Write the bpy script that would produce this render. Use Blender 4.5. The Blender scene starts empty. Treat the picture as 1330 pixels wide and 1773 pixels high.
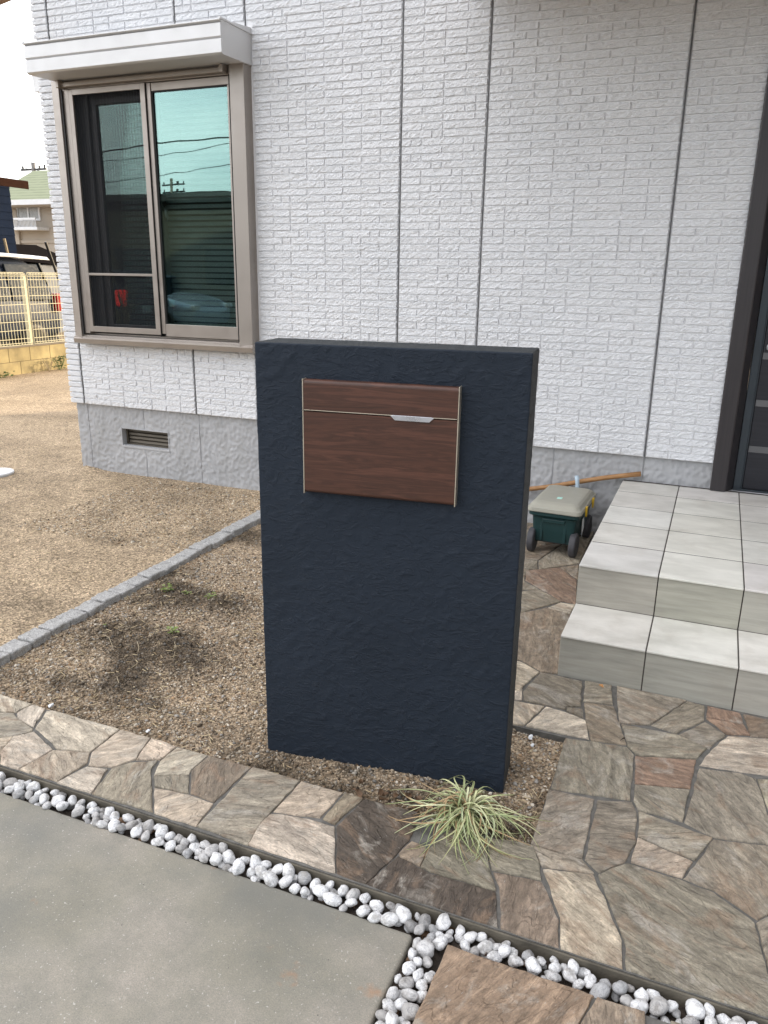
import bpy, bmesh, math, random
import numpy as np
from mathutils import Vector, Matrix, noise
random.seed(7); rng = np.random.default_rng(7)
R = math.radians
scene = bpy.context.scene
col = scene.collection
# ------------------------------------------------------------------ camera
CAM = np.array([0.4022, -3.006, 1.423]); YAW, PITCH, ROLL, FPX = R(22.5728), R(16.8755), R(0.8744), 1351.9
cy_, sy_, cp_, sp_ = math.cos(YAW), math.sin(YAW), math.cos(PITCH), math.sin(PITCH)
FWD = np.array([-sy_*cp_, cy_*cp_, -sp_]); _r = np.array([cy_, sy_, 0.]); _u = np.cross(_r, FWD)
RT = math.cos(ROLL)*_r + math.sin(ROLL)*_u; UP = -math.sin(ROLL)*_r + math.cos(ROLL)*_u
cam = bpy.data.objects.new("camera", bpy.data.cameras.new("camera")); col.objects.link(cam)
M = Matrix(((RT[0], UP[0], -FWD[0], CAM[0]), (RT[1], UP[1], -FWD[1], CAM[1]), (RT[2], UP[2], -FWD[2], CAM[2]), (0, 0, 0, 1)))
cam.matrix_world = M
cam.data.sensor_fit = 'VERTICAL'; cam.data.sensor_height = 24; cam.data.lens = 24*FPX/1773
cam.data.clip_start = .05; cam.data.clip_end = 2000
scene.camera = cam
def ray(q): return FWD + RT*(q[0]-665)/FPX - UP*(q[1]-886.5)/FPX
def at(x, y, ax, v):
    d = ray((x, y)); t = (v-CAM[ax])/d[ax]; return CAM + t*d
def refl(x, y, Y, G=1.43):        # where a reflection seen in the window glass really stands
    p = at(x, y, 1, G); d = ray((x, y)); d = d*np.array([1, -1, 1]); t = (Y-G)/d[1]; return p + t*d
# ------------------------------------------------------------------ world, sun, exposure
SUN_EL, SUN_AZ = R(13), math.atan2(.55, .83)     # azimuth from +Y towards +X
w = bpy.data.worlds.new("World"); scene.world = w; w.use_nodes = True
nt = w.node_tree; bg = nt.nodes['Background']
sky = nt.nodes.new('ShaderNodeTexSky'); sky.sky_type = 'NISHITA'; sky.sun_disc = False
sky.sun_elevation = SUN_EL; sky.sun_rotation = SUN_AZ; sky.air_density = 1.0; sky.dust_density = 2.0; sky.ozone_density = 2.0
tc = nt.nodes.new('ShaderNodeTexCoord'); mp = nt.nodes.new('ShaderNodeMapping'); mp.inputs['Scale'].default_value = (1.2, 1.2, 4.0)
nz = nt.nodes.new('ShaderNodeTexNoise'); nz.inputs['Scale'].default_value = 2.2; nz.inputs['Detail'].default_value = 7
rp = nt.nodes.new('ShaderNodeValToRGB'); rp.color_ramp.elements[0].position = .42; rp.color_ramp.elements[1].position = .66
rp.color_ramp.elements[0].color = (.45, .45, .45, 1); rp.color_ramp.elements[1].color = (.92, .92, .92, 1)
mx = nt.nodes.new('ShaderNodeMix'); mx.data_type = 'RGBA'; mx.inputs['B'].default_value = (5.35, 5.2, 5.15, 1)
L = nt.links.new
L(tc.outputs['Generated'], mp.inputs['Vector']); L(mp.outputs[0], nz.inputs['Vector']); L(nz.outputs[0], rp.inputs[0])
dp = nt.nodes.new('ShaderNodeVectorMath'); dp.operation = 'DOT_PRODUCT'; dp.inputs[1].default_value = Vector((-.80, -.12, .58)).normalized()
L(tc.outputs['Generated'], dp.inputs[0]); r2 = nt.nodes.new('ShaderNodeMapRange'); r2.interpolation_type = 'SMOOTHSTEP'; r2.inputs['From Min'].default_value = -.25; r2.inputs['From Max'].default_value = 1.0; r2.inputs['To Min'].default_value = .42; r2.inputs['To Max'].default_value = 2.4
L(dp.outputs['Value'], r2.inputs['Value']); cs_ = nt.nodes.new('ShaderNodeVectorMath'); cs_.operation = 'SCALE'; cs_.inputs[0].default_value = (5.35, 5.2, 5.15); L(r2.outputs[0], cs_.inputs['Scale']); L(cs_.outputs[0], mx.inputs['B'])
L(rp.outputs[0], mx.inputs['Factor']); L(sky.outputs[0], mx.inputs['A']); L(mx.outputs['Result'], bg.inputs['Color'])
bg.inputs['Strength'].default_value = 0.13
sd = bpy.data.lights.new('sun', 'SUN'); sd.energy = 2.0; sd.angle = R(.6); sd.color = (1, .80, .55)
so = bpy.data.objects.new('sun', sd); col.objects.link(so)
S = Vector((math.sin(SUN_AZ)*math.cos(SUN_EL), math.cos(SUN_AZ)*math.cos(SUN_EL), math.sin(SUN_EL)))
so.rotation_euler = S.to_track_quat('Z', 'Y').to_euler(); so.location = (0, 0, 12)
vs = scene.view_settings; vs.view_transform = 'Standard'; vs.look = 'None'; vs.gamma = 1; vs.exposure = 1.48
# ------------------------------------------------------------------ helpers
def tag(o, label=None, cat=None, group=None, kind=None):
    if label: o['label'] = label
    if cat: o['category'] = cat
    if group: o['group'] = group
    if kind: o['kind'] = kind
    return o
def empty(name, loc=(0, 0, 0), rz=0, parent=None, label=None, cat=None, group=None):
    o = bpy.data.objects.new(name, None); col.objects.link(o); o.location = loc; o.rotation_euler = (0, 0, rz)
    o.empty_display_size = .1
    if parent: o.parent = parent
    return tag(o, label, cat, group)
class MB:
    """collects shapes in the coordinates of its owner and links them as one mesh object"""
    def __init__(s): s.v = []; s.f = []; s.c = []
    def add(s, vs, fs, c=None):
        b = len(s.v); s.v += [tuple(v) for v in vs]; s.f += [tuple(b+i for i in f) for f in fs]
        if c is not None: s.c += [c]*len(vs)
    def box(s, x0, x1, y0, y1, z0, z1, c=None):
        s.add([(x0,y0,z0),(x1,y0,z0),(x1,y1,z0),(x0,y1,z0),(x0,y0,z1),(x1,y0,z1),(x1,y1,z1),(x0,y1,z1)],
              [(0,3,2,1),(4,5,6,7),(0,1,5,4),(1,2,6,5),(2,3,7,6),(3,0,4,7)], c)
        return s
    def prism(s, poly, ax, a, b, c=None):   # poly in the two other axes (cyclic order), extruded along ax
        def P(p, t):
            return (t, p[0], p[1]) if ax == 0 else ((p[0], t, p[1]) if ax == 1 else (p[0], p[1], t))
        n = len(poly); s.add([P(p, a) for p in poly]+[P(p, b) for p in poly],
              [tuple(range(n))[::-1], tuple(range(n, 2*n))]+[(i, (i+1) % n, n+(i+1) % n, n+i) for i in range(n)], c)
        return s
    def tube(s, pts, r, n=8, c=None):
        pts = [Vector(p) for p in pts]; rs = r if isinstance(r, (list, tuple)) else [r]*len(pts); vs = []; fs = []
        prev = None
        for i, p in enumerate(pts):
            d = (pts[min(i+1, len(pts)-1)]-pts[max(i-1, 0)]).normalized()
            a = d.orthogonal().normalized() if prev is None else (prev-d*prev.dot(d)).normalized()
            prev = a; b = d.cross(a)
            for k in range(n):
                t = 2*math.pi*k/n; vs.append(p+(a*math.cos(t)+b*math.sin(t))*rs[i])
        for i in range(len(pts)-1):
            for k in range(n): fs.append((i*n+k, i*n+(k+1) % n, (i+1)*n+(k+1) % n, (i+1)*n+k))
        fs.append(tuple(range(n))[::-1]); fs.append(tuple((len(pts)-1)*n+k for k in range(n)))
        s.add(vs, fs, c); return s
    def disc(s, prof, origin, axis, n=32, c=None):   # lathe: prof = [(r, h)...]
        q = Vector(axis).to_track_quat('Z', 'Y'); o = Vector(origin); vs = []; fs = []
        for (r, h) in prof:
            for k in range(n):
                t = 2*math.pi*k/n; vs.append(o+q @ Vector((r*math.cos(t), r*math.sin(t), h)))
        for i in range(len(prof)-1):
            for k in range(n): fs.append((i*n+k, i*n+(k+1) % n, (i+1)*n+(k+1) % n, (i+1)*n+k))
        fs.append(tuple(range(n))[::-1]); fs.append(tuple((len(prof)-1)*n+k for k in range(n)))
        s.add(vs, fs, c); return s
    def build(s, name, m, parent=None, smooth=False, bevel=0, seg=2, label=None, sub=0):
        me = bpy.data.meshes.new(name); me.from_pydata(s.v, [], s.f); me.materials.append(m)
        if s.c:
            a = me.color_attributes.new('col', 'FLOAT_COLOR', 'POINT')
            a.data.foreach_set('color', np.array([(c[0], c[1], c[2], 1) for c in s.c], dtype=np.float32).ravel())
        bm = bmesh.new(); bm.from_mesh(me)
        bmesh.ops.recalc_face_normals(bm, faces=bm.faces); bm.to_mesh(me); bm.free()
        if smooth: me.polygons.foreach_set('use_smooth', [True]*len(me.polygons))
        o = bpy.data.objects.new(name, me); col.objects.link(o)
        if parent: o.parent = parent
        if sub:
            mo = o.modifiers.new('s', 'SUBSURF'); mo.levels = sub; mo.render_levels = sub
        if bevel:
            mo = o.modifiers.new('b', 'BEVEL'); mo.width = bevel; mo.segments = seg; mo.limit_method = 'ANGLE'; mo.angle_limit = R(35)
        if label: o['label'] = label
        return o
def recentre(o):          # move a lone mesh's origin to the middle of its base
    vs = np.array([v.co[:] for v in o.data.vertices]); c = (vs.min(0)+vs.max(0))/2; c[2] = vs[:, 2].min()
    o.data.transform(Matrix.Translation(-Vector(c))); o.location = Vector(c)+o.location; return o
def rbox(dx, dy, dz, r, step, disp=None, amp_top=None):
    """rounded, displaced box centred in x,y with base z=0; returns bm-merged (verts, faces)"""
    h = np.array([dx/2, dy/2, dz/2]); V = []; F = []
    for ax in range(3):
        for sgn in (-1, 1):
            u, v = [a for a in range(3) if a != ax]
            nu = max(2, int(round(2*h[u]/step))); nv = max(2, int(round(2*h[v]/step)))
            def ln(n, hh):
                g = np.linspace(-hh, hh, n+1)
                e = [-hh+r*.15, -hh+r*.5, -hh+r, hh-r, hh-r*.5, hh-r*.15]
                g = [x for x in g if abs(x) < hh-r*1.2]
                return np.array(sorted(set([-hh, hh]+e+list(g))))
            gu, gv = ln(nu, h[u]), ln(nv, h[v]); b = len(V)
            for a in gu:
                for c in gv:
                    p = np.zeros(3); p[ax] = sgn*h[ax]; p[u] = a; p[v] = c; V.append(p)
            m = len(gv)
            for i in range(len(gu)-1):
                for j in range(m-1): F.append((b+i*m+j, b+i*m+j+1, b+(i+1)*m+j+1, b+(i+1)*m+j))
    out = []
    for p in V:
        q = np.clip(p, -(h-r), h-r); d = p-q; n = d/max(1e-9, np.linalg.norm(d)); p2 = q+n*r
        if disp: p2 = p2+n*disp(p2, n)
        out.append((p2[0], p2[1], p2[2]+h[2]))
    return out, F
def weld(o, d=1e-5):
    bm = bmesh.new(); bm.from_mesh(o.data); bmesh.ops.remove_doubles(bm, verts=bm.verts, dist=d)
    bmesh.ops.recalc_face_normals(bm, faces=bm.faces); bm.to_mesh(o.data); bm.free(); return o
def copy_tree(o, parent=None):
    c = o.copy(); col.objects.link(c)
    if parent: c.parent = parent
    for ch in list(o.children): copy_tree(ch, c)
    return c
# ------------------------------------------------------------------ materials
def nm(name, rough=.6, spec=.5):
    m = bpy.data.materials.new(name); m.use_nodes = True; t = m.node_tree; b = t.nodes['Principled BSDF']
    b.inputs['Roughness'].default_value = rough; b.inputs['Specular IOR Level'].default_value = spec
    return m, t, b
def nd(t, typ, **kw):
    n = t.nodes.new(typ)
    for k, v in kw.items():
        if k in ('blend_type', 'data_type', 'operation', 'feature', 'noise_type', 'attribute_name', 'wave_type', 'bands_direction', 'interpolation_type', 'distance'): setattr(n, k, v)
        else: n.inputs[k.replace('_', ' ')].default_value = v
    return n
def coord(t, scale=(1, 1, 1), rot=(0, 0, 0), src='Object'):
    c = t.nodes.new('ShaderNodeTexCoord'); m = t.nodes.new('ShaderNodeMapping')
    m.inputs['Scale'].default_value = scale; m.inputs['Rotation'].default_value = rot
    t.links.new(c.outputs[src], m.inputs['Vector']); return m.outputs[0]
def noi(t, vec, scale, detail=5, rough=.55, dist=0):
    n = nd(t, 'ShaderNodeTexNoise', Scale=scale, Detail=detail, Roughness=rough, Distortion=dist); t.links.new(vec, n.inputs['Vector']); return n.outputs['Fac']
def ramp(t, fac, stops):
    n = t.nodes.new('ShaderNodeValToRGB'); e = n.color_ramp.elements
    while len(e) < len(stops): e.new(.5)
    for i, (p, c) in enumerate(stops):
        e[i].position = p; e[i].color = (c, c, c, 1) if isinstance(c, (int, float)) else (*c, 1)
    t.links.new(fac, n.inputs[0]); return n.outputs[0]
def mix(t, fac, a, b, mode='MIX'):
    n = t.nodes.new('ShaderNodeMix'); n.data_type = 'RGBA'; n.blend_type = mode
    for k, v in (('Factor', fac), ('A', a), ('B', b)):
        s = n.inputs[k]
        if isinstance(v, (int, float)): s.default_value = v
        elif isinstance(v, tuple): s.default_value = (*v, 1)
        else: t.links.new(v, s)
    return n.outputs['Result']
def bump(t, b, h, strength=.5, dist=.01, prev=None):
    n = nd(t, 'ShaderNodeBump', Strength=strength, Distance=dist); t.links.new(h, n.inputs['Height'])
    if prev is not None: t.links.new(prev, n.inputs['Normal'])
    t.links.new(n.outputs[0], b.inputs['Normal']); return n.outputs[0]
def plain(name, c, rough=.5, metal=0, spec=.5, var=.12, vs=6, bs=0, bsc=200, bd=.001):
    m, t, b = nm(name, rough, spec); b.inputs['Metallic'].default_value = metal
    v = coord(t); n = noi(t, v, vs)
    lo = tuple(x*(1-var) for x in c); hi = tuple(min(1, x*(1+var)) for x in c)
    t.links.new(ramp(t, n, [(.3, lo), (.7, hi)]), b.inputs['Base Color'])
    t.links.new(ramp(t, noi(t, v, vs*4), [(.3, max(0, rough-.08)), (.7, min(1, rough+.08))]), b.inputs['Roughness'])
    if bs: bump(t, b, noi(t, v, bsc), bs, bd)
    return m
# siding
m, t, b = nm('siding', .62, .3); v = coord(t)
c = ramp(t, noi(t, v, 3, 4), [(.3, (.80, .815, .84)), (.7, (.86, .87, .89))])
c = mix(t, ramp(t, noi(t, v, 90, 3), [(.35, 0.0), (.75, .3)]), c, (.66, .67, .69))
t.links.new(c, b.inputs['Base Color'])
vv = coord(t, (1, 1, 2.6)); q = bump(t, b, noi(t, vv, 60, 8, .68, .8), 1.0, .010); bump(t, b, noi(t, v, 260, 3), .35, .001, q)
M_SIDE = m
m, t, b = nm('siding_grout', .8, .2); v = coord(t); t.links.new(ramp(t, noi(t, v, 60), [(.3, (.73, .73, .74)), (.7, (.80, .80, .81))]), b.inputs['Base Color']); M_GROUT = m
M_SEAL = plain('sealant', (.10, .10, .105), .6, var=.3, vs=30)
m, t, b = nm('foundation_stipple', .8, .2); v = coord(t)
c = ramp(t, noi(t, v, 2.5, 5), [(.3, (.36, .365, .375)), (.7, (.44, .445, .455))])
c = mix(t, ramp(t, noi(t, coord(t, (1, 1, .25)), 9, 6), [(.5, 0.0), (.8, .45)]), c, (.27, .27, .26))
t.links.new(c, b.inputs['Base Color']); bump(t, b, noi(t, v, 120, 6), .4, .002); M_FOUND = m
M_UPPER = plain('upper_siding', (.78, .78, .79), .7, var=.08, vs=8, bs=1, bsc=18, bd=.02)
# navy stucco
m, t, b = nm('navy_stucco', .72, .35); v = coord(t)
c = ramp(t, noi(t, v, 3.2, 6), [(.25, (.0075, .0140, .0245)), (.75, (.0120, .0200, .0335))])
c = mix(t, ramp(t, noi(t, v, 40, 5), [(.55, 0.0), (.8, .3)]), c, (.026, .033, .044))
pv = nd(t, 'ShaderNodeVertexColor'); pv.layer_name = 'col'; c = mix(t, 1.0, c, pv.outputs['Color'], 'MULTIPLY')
t.links.new(c, b.inputs['Base Color'])
q = bump(t, b, noi(t, coord(t, (1, 1, 1.5), (0, R(50), 0)), 22, 10, .66, 1.6), .42, .006); q = bump(t, b, ramp(t, noi(t, coord(t, (1, 1, 2.0), (0, R(48), 0)), 15, 8, .6, 1.8), [(.50, 0.0), (.56, .5), (.60, .9)]), .45, .004, q); bump(t, b, noi(t, v, 330, 4, .7), .55, .0012, q); M_NAVY = m
# walnut
m, t, b = nm('walnut_panel', .42, .4); v = coord(t, (1.0, 1, 20)); d = noi(t, v, 2.4, 8, .60, .9)
c = ramp(t, d, [(.30, (.036, .017, .011)), (.42, (.088, .036, .023)), (.50, (.055, .024, .016)), (.58, (.112, .046, .030)), (.72, (.062, .027, .018))])
c = mix(t, ramp(t, noi(t, coord(t, (8, 1, 160)), 3, 5), [(.35, .0), (.7, .4)]), c, (.034, .016, .011))
t.links.new(c, b.inputs['Base Color']); bump(t, b, noi(t, coord(t, (6, 1, 120)), 4), .15, .0006); M_WAL = m
M_ALU = plain('champagne_aluminium', (.335, .30, .27), .38, .55, var=.05, vs=3)
M_ALU2 = plain('hood_aluminium', (.60, .60, .60), .42, .25, var=.04, vs=3)
M_BRASS = plain('pale_metal_trim', (.62, .56, .46), .35, .7, var=.06)
M_SILVER = plain('brushed_silver', (.55, .56, .60), .3, .8, var=.05)
M_BLACK = plain('black_void', (.006, .006, .007), .6)
M_DKFR = plain('dark_sash', (.028, .027, .028), .45, .2)
# window glass
def glass(name, refc, trc, fac):
    m = bpy.data.materials.new(name); m.use_nodes = True; t = m.node_tree; t.nodes.clear()
    o = t.nodes.new('ShaderNodeOutputMaterial'); g = nd(t, 'ShaderNodeBsdfGlossy', Roughness=.0); g.inputs['Color'].default_value = (*refc, 1)
    tr = t.nodes.new('ShaderNodeBsdfTransparent'); tr.inputs['Color'].default_value = (*trc, 1)
    mxs = t.nodes.new('ShaderNodeMixShader'); lw = nd(t, 'ShaderNodeLayerWeight', Blend=.35)
    mr = t.nodes.new('ShaderNodeMapRange'); mr.inputs['To Min'].default_value = fac; mr.inputs['To Max'].default_value = 1
    t.links.new(lw.outputs['Fresnel'], mr.inputs['Value']); t.links.new(mr.outputs[0], mxs.inputs[0])
    t.links.new(tr.outputs[0], mxs.inputs[1]); t.links.new(g.outputs[0], mxs.inputs[2])
    bn = nd(t, 'ShaderNodeBump', Strength=.30, Distance=.004); t.links.new(noi(t, coord(t, (1, 1, .5)), 2.0, 2), bn.inputs['Height']); t.links.new(bn.outputs[0], g.inputs['Normal'])
    t.links.new(mxs.outputs[0], o.inputs[0]); return m
M_GLASS = glass('teal_tinted_glass', (.30, .455, .44), (.80, .88, .86), .30)
M_GLASS_IN = glass('inner_glass', (.32, .46, .44), (.80, .88, .86), .30)
M_CARGL = plain('car_glass', (.012, .018, .024), .12, var=.1, spec=.45)
m = bpy.data.materials.new('insect_screen'); m.use_nodes = True; t = m.node_tree; t.nodes.clear()
o = t.nodes.new('ShaderNodeOutputMaterial'); df = nd(t, 'ShaderNodeBsdfDiffuse'); df.inputs['Color'].default_value = (.03, .032, .035, 1); tr = t.nodes.new('ShaderNodeBsdfTransparent')
ms = t.nodes.new('ShaderNodeMixShader'); v = coord(t, (1, 1, 1))
wv = nd(t, 'ShaderNodeTexWave', Scale=14, Distortion=5, Detail=2); wv.bands_direction = 'X'; t.links.new(v, wv.inputs['Vector'])
t.links.new(ramp(t, wv.outputs['Fac'], [(.2, .22), (.8, .31)]), ms.inputs[0]); t.links.new(tr.outputs[0], ms.inputs[1]); t.links.new(df.outputs[0], ms.inputs[2]); t.links.new(ms.outputs[0], o.inputs[0]); M_SCREEN = m
M_BLIND = plain('blind_slats', (.72, .75, .74), .5, var=.05)
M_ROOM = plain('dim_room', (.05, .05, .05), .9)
M_CANOPY = plain('brown_soffit', (.22, .14, .08), .6, var=.15)
M_ROOF = plain('roof_tiles', (.035, .035, .038), .7, bs=.5, bsc=6, bd=.05)
M_VENT = plain('bronze_vent', (.10, .085, .065), .5, .4)
# door, dark wood grain film
m, t, b = nm('dark_door_film', .45, .4); d = noi(t, coord(t, (1, 1, 30)), 3, 6)
t.links.new(ramp(t, d, [(.3, (.011, .0115, .016)), (.7, (.021, .021, .028))]), b.inputs['Base Color']); M_DOOR = m
m, t, b = nm('dark_casing', .4, .45); d = noi(t, coord(t, (60, 60, 1)), 3, 6)
t.links.new(ramp(t, d, [(.3, (.022, .019, .021)), (.7, (.034, .029, .031))]), b.inputs['Base Color']); M_CASE = m
M_JAMB = plain('blue_grey_jamb', (.035, .045, .055), .4, .3)
# step tiles
def tilemat(name, a, bcol, dirt):
    m, t, b = nm(name, .5, .4); v = coord(t, (3, 6, 30)); at_ = nd(t, 'ShaderNodeVertexColor'); at_.layer_name = 'col'
    c = ramp(t, noi(t, v, 1.6, 7, .6, .4), [(.3, a), (.7, bcol)])
    c = mix(t, 1.0, c, at_.outputs['Color'], 'MULTIPLY')
    c = mix(t, ramp(t, noi(t, coord(t), 5, 8, .7), [(.52, 0.0), (.85, dirt)]), c, (.30, .25, .19))
    t.links.new(c, b.inputs['Base Color']); bump(t, b, noi(t, coord(t, (2, 2, 12)), 30, 7), .35, .0016); return m
M_TREAD = tilemat('pale_tread_tile', (.52, .505, .46), (.72, .70, .65), .45)
M_RISER = tilemat('grey_riser_tile', (.30, .29, .25), (.43, .41, .355), .35)
M_TGROUT = plain('tile_grout', (.06, .052, .045), .9, var=.2, vs=25)
# concrete
m, t, b = nm('driveway_concrete', .8, .3); v = coord(t)
c = ramp(t, noi(t, v, 1.7, 6, .6), [(.32, (.20, .19, .15)), (.5, (.30, .278, .225)), (.68, (.40, .355, .305))])
c = mix(t, ramp(t, noi(t, v, 11, 7, .7), [(.42, 0.0), (.70, .65)]), c, (.205, .20, .17))
c = mix(t, ramp(t, noi(t, coord(t, (1, 1.6, 1), (0, 0, .5)), 1.3, 3), [(.56, 0.0), (.70, .5)]), c, (.21, .21, .20))
c = mix(t, ramp(t, noi(t, v, 330, 3, .7), [(.40, 0.0), (.72, .6)]), c, (.15, .148, .135))
c = mix(t, ramp(t, noi(t, v, 150, 2), [(.66, 0.0), (.74, .7)]), c, (.55, .53, .48))
c = mix(t, ramp(t, noi(t, v, 9, 5), [(.66, 0.0), (.74, .6)]), c, (.36, .20, .11))
gm = nd(t, 'ShaderNodeTexGradient'); gm.gradient_type = 'SPHERICAL'; mpp = t.nodes.new('ShaderNodeMapping'); mpp.vector_type = 'POINT'
_q = at(490, 1540, 2, -.02); mpp.inputs['Scale'].default_value = (2.6, 6.5, 1); mpp.inputs['Location'].default_value = (-_q[0]*2.6, -_q[1]*6.5, 0)
tcc = t.nodes.new('ShaderNodeTexCoord'); t.links.new(tcc.outputs['Object'], mpp.inputs[0]); t.links.new(mpp.outputs[0], gm.inputs[0])
mm_ = nd(t, 'ShaderNodeMath', operation='MULTIPLY'); t.links.new(gm.outputs['Fac'], mm_.inputs[0]); t.links.new(ramp(t, noi(t, v, 8, 6), [(.3, .3), (.7, 1.6)]), mm_.inputs[1])
c = mix(t, ramp(t, mm_.outputs[0], [(.02, 0.0), (.8, .55)]), c, (.17, .17, .155))
vo = nd(t, 'ShaderNodeTexVoronoi', Scale=16); t.links.new(v, vo.inputs['Vector'])
c = mix(t, ramp(t, vo.outputs['Distance'], [(.018, .8), (.035, 0.0)]), c, (.10, .095, .085))
t.links.new(c, b.inputs['Base Color']); q = bump(t, b, noi(t, v, 14, 6), .25, .004); bump(t, b, noi(t, v, 380, 4), .6, .0012, q); M_CONC = m
# flagstone
m, t, b = nm('flagstone', .62, .35); uv = nd(t, 'ShaderNodeUVMap'); uv.uv_map = 'UVMap'
def umap(sc, loc=(0, 0, 0)):
    n = t.nodes.new('ShaderNodeMapping'); n.inputs['Scale'].default_value = sc; n.inputs['Location'].default_value = loc; t.links.new(uv.outputs[0], n.inputs['Vector']); return n.outputs[0]
at_ = nd(t, 'ShaderNodeVertexColor'); at_.layer_name = 'col'
c = at_.outputs['Color']
st = noi(t, umap((1.2, 5, 1)), 4.5, 10, .74, .9)
c = mix(t, 1.0, c, ramp(t, st, [(.27, .30), (.40, .72), (.52, 1.0), (.60, 1.35), (.74, 1.7)]), 'MULTIPLY')
c = mix(t, ramp(t, noi(t, umap((1, 2.2, 1), (3, 1, 0)), 5.0, 6, .6, 1.5), [(.54, 0.0), (.64, .5)]), c, (.26, .175, .115))
c = mix(t, ramp(t, noi(t, umap((1, 1.6, 1), (7, 2, 0)), 6, 8, .7, 1.0), [(.54, 0.0), (.66, .7)]), c, (.42, .385, .33))
c = mix(t, ramp(t, noi(t, umap((1.5, 12, 1), (1, 8, 0)), 3.2, 7, .6, 1.2), [(.28, .85), (.36, 0.0)]), c, (.055, .048, .044))
c = mix(t, 1.0, c, ramp(t, noi(t, umap((1, 1.4, 1), (4, 4, 0)), 30, 9, .8), [(.30, .55), (.5, 1.0), (.70, 1.5)]), 'MULTIPLY')
c = mix(t, ramp(t, noi(t, umap((60, 90, 1)), 3, 4, .7), [(.45, 0.0), (.75, .4)]), c, (.10, .09, .08))
c = mix(t, ramp(t, noi(t, umap((1, 3, 1), (9, 4, 0)), 55, 3, .6), [(.66, 0.0), (.72, .6)]), c, (.46, .44, .40))
t.links.new(c, b.inputs['Base Color'])
q = bump(t, b, st, 1.0, .010); q = bump(t, b, ramp(t, noi(t, umap((1, 2.6, 1), (2, 5, 0)), 7, 5, .5, 1.5), [(.44, 0.0), (.47, .5), (.56, .5), (.585, 1.0)]), .8, .006, q); bump(t, b, noi(t, umap((1, 1, 1)), 110, 7, .7), .6, .002, q); M_FLAG = m
M_MORTAR = plain('mortar', (.12, .115, .105), .95, var=.3, vs=40, bs=1, bsc=180, bd=.002)
M_CURB = plain('curb_concrete', (.105, .092, .07), .9, var=.45, vs=14, bs=1, bsc=120, bd=.002)
# soils
def soil(name, c0, c1, dark, gs):
    m, t, b = nm(name, .95, .15); v = coord(t)
    c = ramp(t, noi(t, v, 1.3, 6, .6), [(.3, c0), (.7, c1)])
    pa = nd(t, 'ShaderNodeVertexColor'); pa.layer_name = 'col'; c = mix(t, 1.0, c, pa.outputs['Color'], 'MULTIPLY')
    c = mix(t, ramp(t, noi(t, v, 5.5, 7, .65), [(.52, 0.0), (.75, .55)]), c, dark)
    vo = nd(t, 'ShaderNodeTexVoronoi', Scale=gs); t.links.new(v, vo.inputs['Vector'])
    g = nd(t, 'ShaderNodeSeparateColor'); t.links.new(vo.outputs['Color'], g.inputs[0])
    c = mix(t, 1.0, c, ramp(t, g.outputs[0], [(0.0, .42), (.5, .95), (.9, 1.45), (1.0, 2.0)]), 'MULTIPLY')
    c = mix(t, 1.0, c, ramp(t, noi(t, v, 48, 5, .7), [(.3, .68), (.7, 1.25)]), 'MULTIPLY')
    t.links.new(c, b.inputs['Base Color'])
    q = bump(t, b, vo.outputs['Distance'], .9, .004); bump(t, b, noi(t, v, 35, 8, .7), .9, .012, q); return m
M_SOIL = soil('granite_sand', (.34, .27, .19), (.45, .36, .26), (.16, .125, .09), 150)
M_DIRT = plain('dark_gap_soil', (.045, .034, .026), .95, var=.5, vs=40, bs=1, bsc=120, bd=.01)
m, t, b = nm('grains', .85, .2); at_ = nd(t, 'ShaderNodeVertexColor'); at_.layer_name = 'col'; t.links.new(at_.outputs['Color'], b.inputs['Base Color']); M_VC = m
# setts granite
m, t, b = nm('granite', .75, .3); v = coord(t)
c = ramp(t, noi(t, v, 220, 3, .8), [(.32, (.13, .13, .13)), (.5, (.36, .355, .345)), (.68, (.60, .595, .58))])
c = mix(t, ramp(t, noi(t, v, 14, 5), [(.45, 0.0), (.75, .55)]), c, (.27, .24, .19))
t.links.new(c, b.inputs['Base Color']); q = bump(t, b, noi(t, v, 24, 7, .65), 1, .010); bump(t, b, noi(t, v, 180, 4), .6, .002, q); M_GRAN = m
# pebble
def pebm(name, a, bb, vein):
    m, t, b = nm(name, .45, .4); oi = t.nodes.new('ShaderNodeObjectInfo')
    tc_ = t.nodes.new('ShaderNodeTexCoord'); ad = nd(t, 'ShaderNodeVectorMath', operation='ADD'); sc = nd(t, 'ShaderNodeVectorMath', operation='SCALE', Scale=9.0)
    cm = t.nodes.new('ShaderNodeCombineXYZ')
    for i in range(3): t.links.new(oi.outputs['Random'], cm.inputs[i])
    t.links.new(cm.outputs[0], sc.inputs[0]); t.links.new(sc.outputs[0], ad.inputs[0]); t.links.new(tc_.outputs['Object'], ad.inputs[1]); v = ad.outputs[0]
    c = ramp(t, noi(t, v, 1.8, 5), [(.3, a), (.7, bb)])
    c = mix(t, ramp(t, noi(t, v, 1.9, 7, .62, 1.2), [(.485, 0.0), (.515, .7), (.545, 0.0)]), c, vein)
    c = mix(t, ramp(t, noi(t, v, 1.5, 6), [(.52, 0.0), (.70, .6)]), c, (.26, .235, .20))
    c = mix(t, 1.0, c, ramp(t, oi.outputs['Random'], [(0.0, (.50, .48, .46)), (.3, (.80, .79, .78)), (.6, (1.0, 1.0, 1.0))]), 'MULTIPLY')
    t.links.new(c, b.inputs['Base Color']); q = bump(t, b, noi(t, v, 3.5, 6), .5, .012); bump(t, b, noi(t, v, 14, 5), .4, .003, q); return m
M_PEB = pebm('white_marble_pebble', (.70, .70, .70), (.86, .86, .86), (.30, .31, .34))
M_PEBG = pebm('grey_pebble', (.34, .34, .345), (.50, .50, .50), (.18, .18, .19))
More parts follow.
